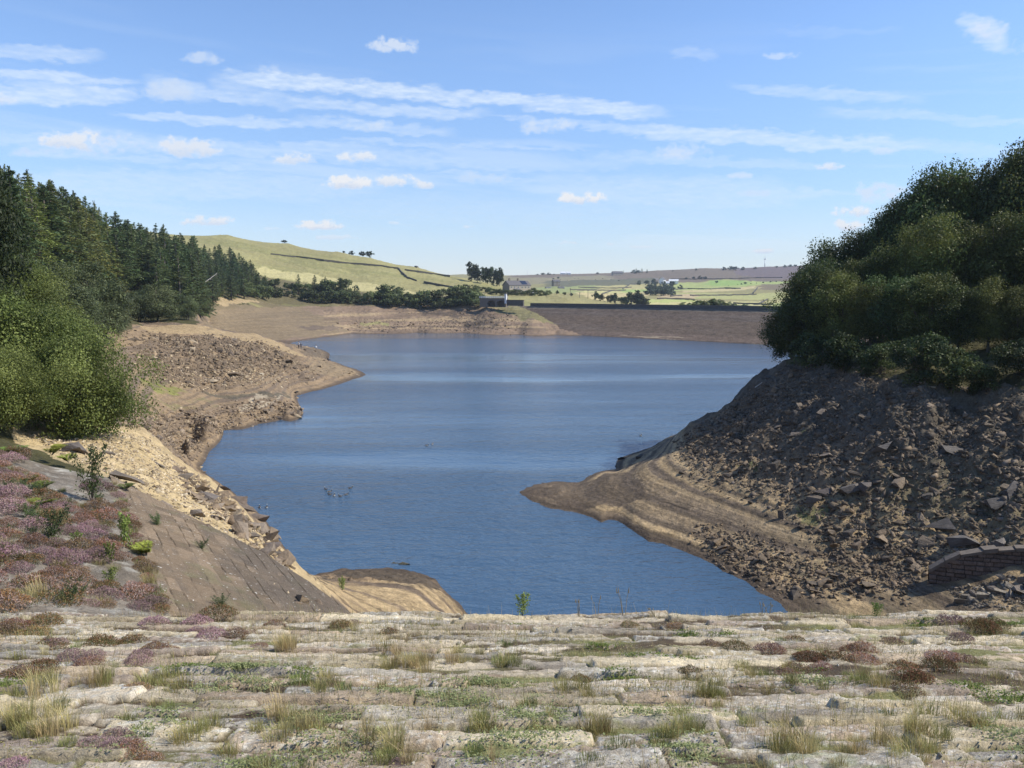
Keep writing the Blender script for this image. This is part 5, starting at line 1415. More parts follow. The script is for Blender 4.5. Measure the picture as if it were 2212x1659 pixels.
for nm, P, s, c in big:
    wh = {'right bank': 'in the right bank rubble', 'shore pile': 'in the stone pile at the right shore', 'pile foot': 'near the foot of the right bank', 'debris': 'in the rough debris below the curved wall', 'gravel': 'scattered on the pale left gravel', 'left ridge': 'in the left ridge of slabs', 'headland': 'on the rocky left headland face',
          'headland scree': 'in the scree below the headland face', 'shelf edge': 'along the broken edge of the left shelf', 'far shore': 'on the far left shore', 'right crest': 'on the shaded crest of the right bank', 'wing ridge': 'along the ridge of the pitched slope', 'inlet shore': 'along the inlet below the left shelf', 'spit edge': 'along the left headland tip'}[nm]
    boulder(Vector(P), s * 1.25, c, None, 'angular boulder ' + wh + ', {n} from the left', (R.gauss(0, .35), R.gauss(0, .35)), None, None, 'boulders ' + wh)
for i in range(34):
    p = cast(R.uniform(1560, 2240), R.uniform(880, 1190)); p = Vector((p.x, p.y, p.z))
    boulder(p, R.uniform(.7, 1.25), R.choice(DARK), None, 'large dark slab lying in the right bank rubble, {n} from the left', (R.gauss(-.1, .35), R.gauss(-.3, .35)), None, None, 'large slabs on the right bank')

# ------------------------------------------------------------------ buildings, walls, poles
def pos(px, py, d):
    a, b = ray(px, py); d = d * S
    return Vector((a * d, d, H + b * d))
m_cream = mat_plain('cream_stone', (.40, .345, .26), .9, .2, 1.5); m_grey = mat_plain('grey_stone', (.22, .19, .155), .9, .3, 1.5); m_white = mat_plain('white_paint', (.80, .80, .78), .6, .05, 2)
m_slate = mat_plain('slate', (.10, .095, .10), .7, .25, 3); m_glass = mat_plain('window_glass', (.02, .025, .03), .1, .1, 2); m_panel = mat_plain('solar_glass', (.02, .028, .05), .2, .1, 2)
m_wood = mat_plain('weathered_wood', (.20, .17, .14), .9, .3, 4); m_metal = mat_plain('pale_metal', (.72, .73, .74), .5, .05, 2); m_dst = mat_plain('dry_stone', (.085, .078, .065), .95, .4, 1.2, .1)

def house(name, loc, rz, w, d, h, rh, wallm, roofm, label, cat='house', group=None, wins=(), chim=(), door=None, panels=None, side=None):
    r = empty(name, loc, rz); tag(r, label, cat, group)
    mb = MB(); X, Y = w / 2, d / 2
    v = [(-X, -Y, -2), (X, -Y, -2), (X, Y, -2), (-X, Y, -2), (-X, -Y, h), (X, -Y, h), (X, Y, h), (-X, Y, h), (-X, 0, h + rh * .98), (X, 0, h + rh * .98)]
    mb.add(v, [(0, 1, 5, 4), (2, 3, 7, 6), (3, 0, 4, 8, 7), (1, 2, 6, 9, 5)])
    wl = mb.build('wall', side or wallm, r)
    if side:
        mb = MB(); mb.box((0, -Y - .04, h / 2 - .5), (w, .07, h + 1)); mb.build('front_wall', wallm, r)  # paler slab over the front: its sunlight put into the colour
    mb = MB(); e, t = .35, .18
    for s_ in (-1, 1):
        a = [(-X - e, s_ * (Y + e), h - e * rh / Y), (X + e, s_ * (Y + e), h - e * rh / Y), (X + e, 0, h + rh), (-X - e, 0, h + rh)]
        mb.add(a + [(p[0], p[1], p[2] + t) for p in a], [(0, 1, 2, 3), (7, 6, 5, 4), (0, 4, 5, 1), (1, 5, 6, 2), (2, 6, 7, 3), (3, 7, 4, 0)])
    rf = mb.build('roof', roofm, r)
    for cx in chim:
        mb = MB(); mb.box((cx, 0, h + rh + .5), (1.1, .8, 1.8)); mb.box((cx, 0, h + rh + 1.46), (1.25, .95, .12))
        for k in (-.25, .25): mb.tube([(cx + k, 0, h + rh + 1.5), (cx + k, 0, h + rh + 1.95)], [.14, .12], 6)
        mb.build('chimney', m_grey, rf)
    if panels:
        x0, x1 = panels; mb = MB(); sl_ = lambda k: (-Y * (1 - k), h + rh * k + t + .06)
        a, b = sl_(.12), sl_(.9)
        q = [(x0, a[0], a[1]), (x1, a[0], a[1]), (x1, b[0], b[1]), (x0, b[0], b[1])]
        mb.add(q + [(p[0], p[1], p[2] + .06) for p in q], [(3, 2, 1, 0), (4, 5, 6, 7), (0, 1, 5, 4), (1, 2, 6, 5), (2, 3, 7, 6), (3, 0, 4, 7)]); mb.build('solar_panel', m_panel, rf)
    for (x, z, ww, wh) in wins:
        yf = -Y - (.08 if side else 0)
        mb = MB()
        for bx_ in ((x, z - wh / 2 - .05, ww + .3, .1), (x, z + wh / 2 + .05, ww + .3, .1)): mb.box((bx_[0], yf - .05, bx_[1]), (bx_[2], .1, bx_[3]))
        for sx_ in (-1, 0, 1): mb.box((x + sx_ * ww / 2, yf - .04, z), (.1, .08, wh))
        f = mb.build('window', m_white, r)
        mb = MB(); mb.box((x, yf - .012, z), (ww - .1, .02, wh)); mb.build('pane', m_glass, f)
    if door is not None:
        yf = -Y - (.08 if side else 0)
        mb = MB(); mb.box((door, yf - .04, 1.05), (1.0, .08, 2.1)); dr = mb.build('door', m_wood, r)
        mb = MB(); mb.box((door + .35, yf - .1, 1.0), (.1, .05, .1)); mb.build('handle', m_metal, dr)
    return r
p = pos(1116, 634, 700)
stone_house = house('stone_house', p, math.radians(34), 17.5, 8.5, 5.6, 3.0, m_cream, m_slate, 'long stone house with grey slate roof and two chimneys above the dam end', 'house', None,
                    [(x, z, 1.3, 1.2) for z in (1.4, 4.2) for x in (-7.2, -4.6, -1.6, 1.6, 4.4, 7.0)], (-6.0, 1.0), .2, (2.0, 6.6), m_grey)  # grey side walls carry the gable's shade as colour, front stays cream
mb = MB(); mb.box((-3, -5.4, 1.2), (4.2, 2.2, 2.4)); pc_ = mb.build('porch', m_cream, stone_house)
mb = MB(); mb.add([(-5.3, -6.8, 2.35), (-.7, -6.8, 2.35), (-.7, -4.3, 3.4), (-5.3, -4.3, 3.4), (-5.3, -6.8, 2.5), (-.7, -6.8, 2.5), (-.7, -4.3, 3.55), (-5.3, -4.3, 3.55)], [(3, 2, 1, 0), (4, 5, 6, 7), (0, 1, 5, 4), (1, 2, 6, 5), (2, 3, 7, 6), (3, 0, 4, 7)]); mb.build('porch_roof', m_slate, pc_)
W2 = [(-2.6, 1.5, 1.1, 1.1), (2.6, 1.5, 1.1, 1.1), (-2.6, 4.0, 1.1, 1.0), (2.6, 4.0, 1.1, 1.0)]
for px, py, d, rz, w, h, rh, wm, lab in ((1416, 612, 1800, 50, 12, 5.5, 3.4, m_grey, 'grey gabled farmhouse at the left end of the white valley farm'), (1431, 612, 1790, 60, 12, 6, 4.0, m_white, 'white gabled farmhouse catching the sun in the valley'), (1440, 616, 1770, -15, 11, 4, 2.4, m_white, 'low white barn between the farmhouse and the longest barn'), (1455, 613, 1780, -10, 16, 5, 2.6, m_white, 'longest white barn at the right end of the valley farm'),
                                         (1333, 596, 2250, 10, 22, 6, 4, m_cream, 'cream farmhouse between dark conifers below the far skyline'), (1201, 615, 1300, 20, 9, 4, 2.2, m_grey, 'dim grey house in trees left of the bright fields'), (1212, 628, 1250, 15, 7, 3, 2.0, m_cream, 'small cream cottage roof behind the garden hedge'), (1184, 629, 1250, 25, 7, 3, 2.0, m_grey, 'small grey cottage behind the dam end hedge'),
                                         (1216, 594.5, 2380, 0, 12, 5, 3, m_white, 'tiny white house on the far skyline, nearer the wood'), (1228, 594.5, 2380, 0, 10, 5, 3, m_white, 'tiny white house on the far skyline, right of its twin')):
    p = pos(px, py, d); house('farm_building', p, math.radians(rz), w, w * .5 + 2, h, rh, wm, m_slate if wm is not m_white or h > 5 else m_metal, lab, 'building', 'far valley buildings', W2[:4] if w < 14 else W2 + [(-6, 1.5, 1.1, 1.1), (6, 1.5, 1.1, 1.1)])
p = pos(1653, 640, 1500); house('long_shed', p, math.radians(4), 33, 9, 3.2, 1.8, m_grey, m_metal, 'long low farm shed with pale roof beside the right bank trees', 'shed', None, [(x, 1.6, 2.0, 1.2) for x in (-12, -6, 0, 6, 12)])
p = pos(1668, 641, 1490); house('farm_building', p, math.radians(70), 8, 6, 4.5, 3, m_white, m_slate, 'small white gabled house at the right end of the long shed', 'building', 'far valley buildings', [(-2, 1.5, 1, 1), (2, 1.5, 1, 1)])

# valve bridge by the dam end: two stone arches under a white rail
pL, pR = pos(1036, 657, 520), pos(1092, 657, 512)
ang = math.atan2(pR.y - pL.y, pR.x - pL.x); Lb = (pR - pL).length
br = empty('valve_bridge', pL, ang); tag(br, 'small stone arched bridge with white railings at the left end of the dam', 'bridge')
zt = 2.9
mb = MB()
prof = []
for k in range(2):
    x0 = Lb * (.30 + .36 * k); wd_ = Lb * .30
    pts = [(x0 + wd_ * (.5 - .5 * math.cos(math.pi * i / 10)), .35 + 1.55 * math.sin(math.pi * i / 10)) for i in range(11)]
    prof.append(pts)
def arch_face(y):
    out = []
    xs_ = [0.0]
    b = len(mb.v)
    for pts in prof:
        for i in range(10):
            (xa, za), (xb, zb_) = pts[i], pts[i + 1]
            mb.add([(xa, y, za), (xb, y, zb_), (xb, y, zt), (xa, y, zt)], [(0, 1, 2, 3)])
    for xa, xb in ((0, prof[0][0][0]), (prof[0][-1][0], prof[1][0][0]), (prof[1][-1][0], Lb)):
        mb.add([(xa, y, -1.5), (xb, y, -1.5), (xb, y, zt), (xa, y, zt)], [(0, 1, 2, 3)])
arch_face(0); arch_face(2.4)
for pts in prof:
    q = [(pts[0][0], -1.5)] + pts + [(pts[-1][0], -1.5)]
    for i in range(len(q) - 1):
        mb.add([(q[i][0], 0, q[i][1]), (q[i + 1][0], 0, q[i + 1][1]), (q[i + 1][0], 2.4, q[i + 1][1]), (q[i][0], 2.4, q[i][1])], [(0, 1, 2, 3)])
mb.add([(0, 0, -1.5), (0, 2.4, -1.5), (0, 2.4, zt), (0, 0, zt)], [(0, 1, 2, 3)]); mb.add([(Lb, 0, -1.5), (Lb, 2.4, -1.5), (Lb, 2.4, zt), (Lb, 0, zt)], [(0, 1, 2, 3)])
mb.build('arches', mat_plain('bridge_stone', (.17, .145, .12), .9, .3, 1.5), br)
mb = MB(); mb.box((Lb / 2, 2.75, .6), (Lb, .6, 4.2)); mb.build('dark_arch_backing', m_wall, br)  # added dark backing, stands in for the shade inside the arch openings
mb = MB(); mb.box((Lb / 2, 1.2, zt + .1), (Lb + .4, 2.9, .2)); mb.build('deck', m_grey, br)
for yy in (-.1, 2.5):
    mb = MB()
    for z in (.35, .65, .95): mb.box((Lb / 2, yy, zt + .2 + z - .15), (Lb, .05, .15))
    for i in range(13): mb.box((Lb * i / 12, yy, zt + .2 + .5), (.12, .09, 1.0))
    mb.build('railing', m_white, br)
mb = MB(); mb.box((Lb + .1, .1, zt - .2), (.9, .9, 4.6)); mb.box((Lb + .1, .1, zt + 2.2), (1.1, 1.1, .2)); mb.build('end_post', m_white, br)

def strip_wall(pts, h, th, name, label, mat, group=None, seed=0):
    """dry stone wall following the land through plan points"""
    rr = random.Random(seed); P = [Vector(p) for p in pts]; q = []
    for a, b in zip(P[:-1], P[1:]):
        n = max(2, int((b - a).length / 6))
        for i in range(n): q.append(a + (b - a) * i / n)
    q.append(P[-1]); V, Fc = [], []
    for i, c in enumerate(q):
        t = (q[min(i + 1, len(q) - 1)] - q[max(i - 1, 0)]); t.z = 0; t.normalize(); s_ = Vector((-t.y, t.x, 0)) * th / 2
        zg = float(land(c.x, c.y)[0]); hh = h * (rr.uniform(.8, 1.15))
        for o, z in ((-1, -1.5), (-.8, hh), (.8, hh), (1, -1.5)): V.append((c.x + s_.x * o, c.y + s_.y * o, zg + z))
    for i in range(len(q) - 1):
        for k in range(3): Fc.append((i * 4 + k, i * 4 + k + 1, i * 4 + k + 5, i * 4 + k + 4))
    mb = MB(); mb.add(V, Fc + [(0, 3, 2, 1), tuple(len(V) - 4 + k for k in range(4))])
    o = mb.build(name, mat); tag(o, label, 'wall', group); return o
for i, (pts, lab) in enumerate((([(480, 503), (560, 514), (620, 524), (690, 536), (760, 549), (830, 563), (900, 578), (960, 591), (1030, 607)], 'dark dry stone wall along the crest of the grass hill'),
                               ([(585, 550), (640, 556), (700, 564), (757, 570), (824, 576), (861, 581)], 'dark dry stone wall halfway up the grass hill'), ([(861, 582), (870, 592), (878, 599)], 'short wall running straight down the grass hill'), ([(878, 600), (900, 608)], 'short stub of wall at the foot of the downhill wall'),
                               ([(874, 584), (905, 588), (940, 593), (972, 598)], 'dark wall on the upper right of the grass hill'), ([(916, 611), (950, 618), (985, 624)], 'low wall at the lower right of the grass hill'))):
    strip_wall([cast(px, py, 330) for px, py in pts], 1.25, .8, 'dry_stone_wall', lab, m_dst, 'walls on the grass hill', i)
for i, (pts, lab) in enumerate((([(1250, 621.6), (1290, 622.8), (1323, 623.5), (1364, 621.6)], 'upper of the two long walls across the left bright fields'), ([(1232, 627.2), (1290, 627.6), (1351, 627.8)], 'lower of the two long walls across the left bright fields'), ([(1448, 626.7), (1485, 624.2), (1535, 624.9), (1566, 623), (1600, 624.2)], 'wall under the greenest field, left of the hedgerow trees'),
                               ([(1448, 641), (1473, 639.7)], 'short wall under the pinkish field beside the valley wood'), ([(1491, 639.1), (1530, 639), (1560, 638.5), (1634, 636.6)], 'long wall leading left from the long shed'), ([(1448, 603.5), (1500, 603.5), (1553, 603), (1634, 600.5), (1690, 600)], 'moor boundary wall above the greenest field'),
                               ([(1627, 634), (1632, 628), (1636, 623)], 'wall climbing from the long shed towards the trees'), ([(1640, 657), (1650, 652), (1658, 648)], 'slanting wall in the lowest right field'), ([(1584, 656), (1625, 657.5), (1671, 659)], 'lowest wall just above the dam parapet on the right'), ([(1420, 646), (1450, 646.5), (1500, 648)], 'lowest wall in the field right of the valley wood'), ([(1300, 637), (1312, 632), (1323, 628)], 'slanting wall between the yellow fields'), ([(1345, 625), (1360, 615), (1375, 613)], 'slanting wall dividing the upper yellow field'))):
    strip_wall([cast(px, py, 560) for px, py in pts], 1.5, 1.2, 'field_wall', lab, m_dst, 'walls of the far fields', 50 + i)
pa, pb = pos(1096, 657, 512), pos(1131, 658, 503); mb = MB()
mb.box(((pa.x + pb.x) / 2, (pa.y + pb.y) / 2, pa.z + .6), ((pb - pa).length, .9, 2.8), math.atan2(pb.y - pa.y, pb.x - pa.x)); mb.box(((pa.x + pb.x) / 2, (pa.y + pb.y) / 2, pa.z + 2.08), ((pb - pa).length + .2, 1.1, .2), math.atan2(pb.y - pa.y, pb.x - pa.x))
tag(mb.build('retaining_wall', m_wall), 'dark straight retaining wall just right of the arched bridge', 'wall')

for px, top, bot, d in ((1232, 622, 641, 770), (1252, 631, 642, 775), (1270, 627, 649, 780), (1312, 639, 652, 800)):
    a = pos(px, bot + 3, d); h = (pos(px, top, d) - a).z
    r = empty('utility_pole', a); mb = MB(); mb.tube([(0, 0, -1), (0, 0, h)], [.22, .16], 7); mb.build('pole', m_wood, r)
    mb = MB(); mb.box((0, 0, h - .5), (1.8, .14, .14)); mb.build('crossarm', m_wood, r)
    r['category'] = 'pole'; r['group'] = 'poles behind the dam'; lab = 'wooden utility pole behind the far dam wall, {n} from the left'; PLACED.setdefault(lab, []).append((px, r, lab))
a = pos(1139, 600, 2400); r = empty('radio_mast', a); tag(r, 'thin radio mast on the far skyline above the stone house', 'mast')
mb = MB()
for k in range(3):
    an = k * 2.094; mb.tube([(1.4 * math.cos(an), 1.4 * math.sin(an), -2), (.3 * math.cos(an), .3 * math.sin(an), 17)], [.22, .12], 5)
for z in range(0, 16, 3): mb.tube([(1.2 - z * .055, 0, z), (-.6 + z * .03, 1.0 - z * .05, z + 1.5), (-.6 + z * .03, -1.0 + z * .05, z + 3)], [.1] * 3, 4)
mb.build('lattice', m_metal, r); mb = MB(); mb.tube([(0, 0, 16), (0, 0, 20)], [.12, .05], 5); mb.build('antenna', m_metal, r)
a = pos(1652, 577, 2480); hh_ = 16.5 * 2480 * S / F
r = empty('wind_turbine', a, .5); tag(r, 'white wind turbine standing on the far moor skyline', 'wind turbine')
mb = MB(); mb.tube([(0, 0, -2), (0, 0, hh_)], [1.15, .75], 12); mb.build('tower', m_white, r, smooth=True)
mb = MB(); mb.box((0, .6, hh_ + .5), (2.0, 4.4, 1.9)); nac = mb.build('nacelle', m_white, r)
mb = MB(); mb.tube([(0, -2.6, hh_ + .5), (0, -1.6, hh_ + .5)], [.35, .9], 10); hub = mb.build('hub', m_white, r)
for k in range(3):
    an = math.radians(28 + 120 * k); dx, dz = -math.sin(an), math.cos(an); L_ = 9.5
    mb = MB(); b0 = Vector((0, -2.1, hh_ + .5)); t_ = Vector((dx, 0, dz)); s_ = Vector((-dz, .25, dx)).normalized()
    q = []
    for tt, wd_, th in ((.05, .35, .3), (.2, .75, .2), (.6, .5, .1), (1, .16, .05)):
        c = b0 + t_ * L_ * tt
        for u, v in ((-.35, 0), (0, 1), (.65, 0), (0, -1)): q.append(tuple(c + s_ * wd_ * u + Vector((0, 1, 0)) * th * v))
    mb.add(q, [(i * 4 + k2, i * 4 + (k2 + 1) % 4, i * 4 + 4 + (k2 + 1) % 4, i * 4 + 4 + k2) for i in range(3) for k2 in range(4)] + [(0, 1, 2, 3), (12, 13, 14, 15)]); mb.build('blade', m_white, r)

# parked white car by the house
a = pos(1152, 633.5, 690); r = empty('parked_car', a, math.radians(12)); tag(r, 'white car parked at the right end of the stone house', 'car')
mb = MB(); pr_ = [(-2.1, .35), (-2.1, .8), (-1.95, .95), (-1.2, 1.0), (-.6, 1.45), (.9, 1.48), (1.6, 1.05), (2.1, .95), (2.15, .4)]
v = [(x, y, z) for y in (-.85, .85) for x, z in pr_]; n_p = len(pr_)
mb.add(v, [tuple(range(n_p)), tuple(range(2 * n_p - 1, n_p - 1, -1))] + [(i, (i + 1) % n_p, n_p + (i + 1) % n_p, n_p + i) for i in range(n_p)]); mb.build('body', m_white, r)
mb = MB(); mb.box((.1, -.86, 1.2), (1.7, .03, .36)); mb.box((.1, .86, 1.2), (1.7, .03, .36)); mb.build('window', m_glass, r)
for sx_ in (-1.3, 1.3):
    for sy_ in (-.8, .8):
        mb = MB(); mb.tube([(sx_, sy_ - .1, .33), (sx_, sy_ + .1, .33)], [.33, .33], 12); mb.build('wheel', mat_plain('tyre', (.02, .02, .02), .9), r)

# curved masonry wall at the foot of the right bank
bt = [(2006, 1262), (2040, 1258), (2070, 1256), (2100, 1248), (2140, 1236), (2185, 1218), (2240, 1205), (2300, 1195)]
tp = [1236, 1217, 1203, 1197, 1193, 1190, 1190, 1186]
base = []
for (px, py), ty in zip(bt, tp):
    c = cast(px, py); a, b = ray(px, ty); base.append((c.x, c.y, c.z, max(H + b * c.y, c.z + .5)))
base = np.array(base); base[:, 1] = np.convolve(np.r_[base[0, 1], base[:, 1], base[-1, 1]], [.25, .5, .25], 'valid')
base[:, 0] = [(px - CX) / F * y * 1.0 for (px, _), y in zip(bt, base[:, 1])]
for i, ((px, py), ty) in enumerate(zip(bt, tp)):
    a, b = ray(px, ty); base[i, 3] = H + b * base[i, 1]; a, b = ray(px, py); base[i, 2] = H + b * base[i, 1] - .7; base[i, 0] = a * base[i, 1]
seg = np.r_[0, np.cumsum(np.hypot(np.diff(base[:, 0]), np.diff(base[:, 1])))]
us = np.arange(0, seg[-1], .03); bx_ = np.interp(us, seg, base[:, 0]); by_ = np.interp(us, seg, base[:, 1]); z0 = np.interp(us, seg, base[:, 2]); z1 = np.interp(us, seg, base[:, 3])
hmx = float((z1 - z0).max()); vs = np.arange(0, 1.0001, .03 / hmx)
UU, VV = np.meshgrid(us, vs); ZV = z0[None] + (z1 - z0)[None] * VV
h, r_, d_, ed = stone_field(UU, ZV * 1.0, (.22, .30), (.35, .75), 31, gap=.03, depth=.10, lift=.04, tilt=.04, wob=.02)
tx_ = np.gradient(bx_, us); ty_ = np.gradient(by_, us); nrm_ = np.hypot(tx_, ty_); nx_, ny_ = ty_ / nrm_, -tx_ / nrm_
C = np.broadcast_to(col(.15, .115, .095), UU.shape + (3,)) * (.7 + .6 * r_[2])[..., None]; C = lay(C, (1 - ed) * .9, col(.03, .026, .022)); C = C * (1 + .3 * fbm(UU / .1, ZV / .08, 3, 7))[..., None]
Pw = np.stack([bx_[None] + nx_[None] * h, by_[None] + ny_[None] * h, ZV], -1)
top_ = np.stack([bx_ - nx_ * .6, by_ - ny_ * .6, z1], -1)[None]; bot_ = np.stack([bx_ - nx_ * .6, by_ - ny_ * .6, z0], -1)[None]
Pw = np.concatenate([Pw, top_, bot_]); C = np.concatenate([C, C[-1:], C[-1:]])
wall_ = empty('curved_wall', (0, 0, 0)); tag(wall_, 'curved dark masonry wall half buried at the foot of the right bank', 'wall')
obj('masonry', mesh_np('masonry', Pw.reshape(-1, 3), grid_faces(Pw.shape[0], Pw.shape[1]), m_stone, True, {'albedo': np.clip(C, .01, .8).reshape(-1, 3)}), wall_)
mb = MB(); s0 = 0.0
while s0 < seg[-1] - .5:
    s1 = min(s0 + R.uniform(.6, 1.2), seg[-1] - .02); q = []; th = .10 + .12 * R.random()
    for s_ in (s0 + .015, s1 - .015):
        i = min(int(s_ / .03), len(us) - 1)
        for o_, dz in ((.08, -.02), (-.62, -.02), (-.62, th), (.08, th)): q.append((bx_[i] + nx_[i] * o_, by_[i] + ny_[i] * o_, z1[i] + dz))
    mb.add(q, [(0, 1, 2, 3), (7, 6, 5, 4), (0, 4, 5, 1), (1, 5, 6, 2), (2, 6, 7, 3), (3, 7, 4, 0)]); s0 = s1
mb.build('coping', mat_plain('coping_dark', (.15, .125, .10), .9, .4, 3, .05), wall_)

# pale dead timber
def log(name, a, b, r0, r1, label, twigs=0):
    root = empty(name, a); tag(root, label, 'dead wood'); d = b - a
    mb = MB(); mb.tube([(0, 0, 0), tuple(d * .5 + Vector((0, 0, -.02 * d.length))), tuple(d)], [r0, (r0 + r1) / 2, r1], 8); mb.build('trunk', mat_plain('bleached_wood', (.5, .46, .40), .85, .2, 3), root)
    rr = random.Random(4)
    for i in range(twigs):
        t = rr.uniform(.1, .95); c = d * t; mb = MB(); e = c + Vector((rr.uniform(-.3, .8), rr.uniform(-1, 1), rr.uniform(-1.3, .2))) * d.length * .22
        mb.tube([tuple(c), tuple((c + e) / 2 + Vector((0, 0, -.1))), tuple(e)], [r1 * .5, r1 * .35, r1 * .12], 5); mb.build('branch', m_bark2, root)
log('fallen_trunk', pos(442, 610, 400), pos(469, 590, 404), .16, .08, 'bleached dead trunk leaning out of the plantation above the bay', 16)
c = cast(1638, 842); log('driftwood', c + Vector((-.35, 0, .25)), c + Vector((.4, .1, .75)), .05, .03, 'pale bleached stick lying high on the right bank rubble', 2)

# ------------------------------------------------------------------ birds, cow, people
def pal(nm, *pairs): pass
def body_mesh(name, chains, colour, mat, blobs=()):
    """one continuous body grown over joined bones (skin) from chains of (x, y, z, radius)"""
    vs, es, rad = [], [], []
    idx = {}
    for ch in chains:
        last = None
        for p in ch:
            k = tuple(round(c, 4) for c in p[:3])
            if k not in idx: idx[k] = len(vs); vs.append(p[:3]); rad.append(p[3])
            if last is not None: es.append((last, idx[k]))
            last = idx[k]
    me = bpy.data.meshes.new(name); me.from_pydata(vs, es, []); o = bpy.data.objects.new('tmp', me); scene.collection.objects.link(o)
    o.modifiers.new('skin', 'SKIN'); ss = o.modifiers.new('sub', 'SUBSURF'); ss.levels = ss.render_levels = 2
    for i, r_ in enumerate(rad):
        sv = me.skin_vertices[0].data[i]; rr_ = r_ if isinstance(r_, tuple) else (r_, r_); sv.radius = rr_; sv.use_root = i == 0
    dg = bpy.context.evaluated_depsgraph_get()
    out = bpy.data.meshes.new_from_object(o.evaluated_get(dg)); bpy.data.objects.remove(o)
    out.name = name; out.materials.clear(); out.materials.append(mat)
    co_ = np.empty(len(out.vertices) * 3, np.float32); out.vertices.foreach_get('co', co_); co_ = co_.reshape(-1, 3)
    a = out.attributes.new('albedo', 'FLOAT_COLOR', 'POINT'); a.data.foreach_set('color', np.c_[colour(co_), np.ones(len(co_))].astype(np.float32).ravel())
    out.polygons.foreach_set('use_smooth', np.ones(len(out.polygons), bool))
    return out
m_skin = mat_vcol('hide_and_cloth', fine=((8, .1),), bd=0, rough=.75)
def goose_col(c):
    o = np.tile([.10, .085, .07], (len(c), 1)); o[(c[:, 0] > .2) | (c[:, 2] > .3)] = (.015, .015, .015)
    o[(c[:, 2] < .12) & (c[:, 0] < .22) & (c[:, 0] > -.2)] = (.55, .52, .46); o[(c[:, 0] < -.3)] = (.03, .03, .03); o[(c[:, 0] < -.22) & (c[:, 2] < .16)] = (.8, .8, .78)
    o[(c[:, 2] > .42) & (c[:, 2] < .47)] = (.75, .75, .72); return o
GOOSE = body_mesh('goose_body', [[(0, 0, .10, .15), (.16, 0, .12, .13), (.26, 0, .19, .07), (.29, 0, .33, .04), (.30, 0, .44, .042), (.35, 0, .46, .045), (.43, 0, .45, .016)], [(0, 0, .10, .15), (-.18, 0, .12, .12), (-.33, 0, .17, .06), (-.43, 0, .2, .02)]], goose_col, m_skin)
for i, (px, py, rz) in enumerate(((704, 1058, 2.6), (712, 1063, .3), (712, 1069, 2.9), (722, 1071, 1.5), (735, 1073, 2.8), (748, 1069, .2), (757, 1055, .1), (922, 963, .4), (934, 960, 1.2), (576, 1097, 1.7), (561, 1097, 2.0), (1384, 941, .5))):
    a, b = ray(px, py); y = -H / b; o = obj('goose', GOOSE, None, (a * y, y, -.02)); o.rotation_euler.z = rz; o.scale = (.62, .62, .62)
    o['category'] = 'goose'; o['group'] = 'geese on the water'
    where = 'in the flock on the near water' if i < 7 else 'of the pair in the middle of the water' if i < 9 else 'beside the left rocky ridge' if i < 11 else 'alone near the right bank'
    lab = 'dark goose ' + where + (', {n} from the left' if i < 11 else '')
    PLACED.setdefault(lab, []).append((px, o, lab))
cow_me = body_mesh('cow_body', [[(0, 0, 1.05, .38), (.55, 0, 1.1, .36), (.9, 0, 1.25, .22), (1.2, 0, 1.25, .18), (1.45, 0, 1.08, .11)], [(0, 0, 1.05, .38), (-.6, 0, 1.1, .36), (-.85, 0, 1.15, .2), (-.95, 0, .8, .04), (-.95, 0, .45, .03)]] +
                    [[(x0, 0, 1.1, .36), (x0 + .03, s_ * .22, .72, .13), (x0, s_ * .24, .38, .07), (x0 + .02, s_ * .24, .02, .07)] for x0 in (.55, -.6) for s_ in (-1, 1)] + [[(1.2, 0, 1.25, .18), (1.12, s_ * .24, 1.38, .05)] for s_ in (-1, 1)], lambda c: np.tile([.014, .010, .009], (len(c), 1)), m_skin)
c = cast(1012, 674, 330); c.z = float(surf(c.x, c.y)[0]); o = obj('cow', cow_me, None, c); o.rotation_euler.z = 3.3; tag(o, 'small black cow standing on the bare bank left of the arched bridge', 'cow')
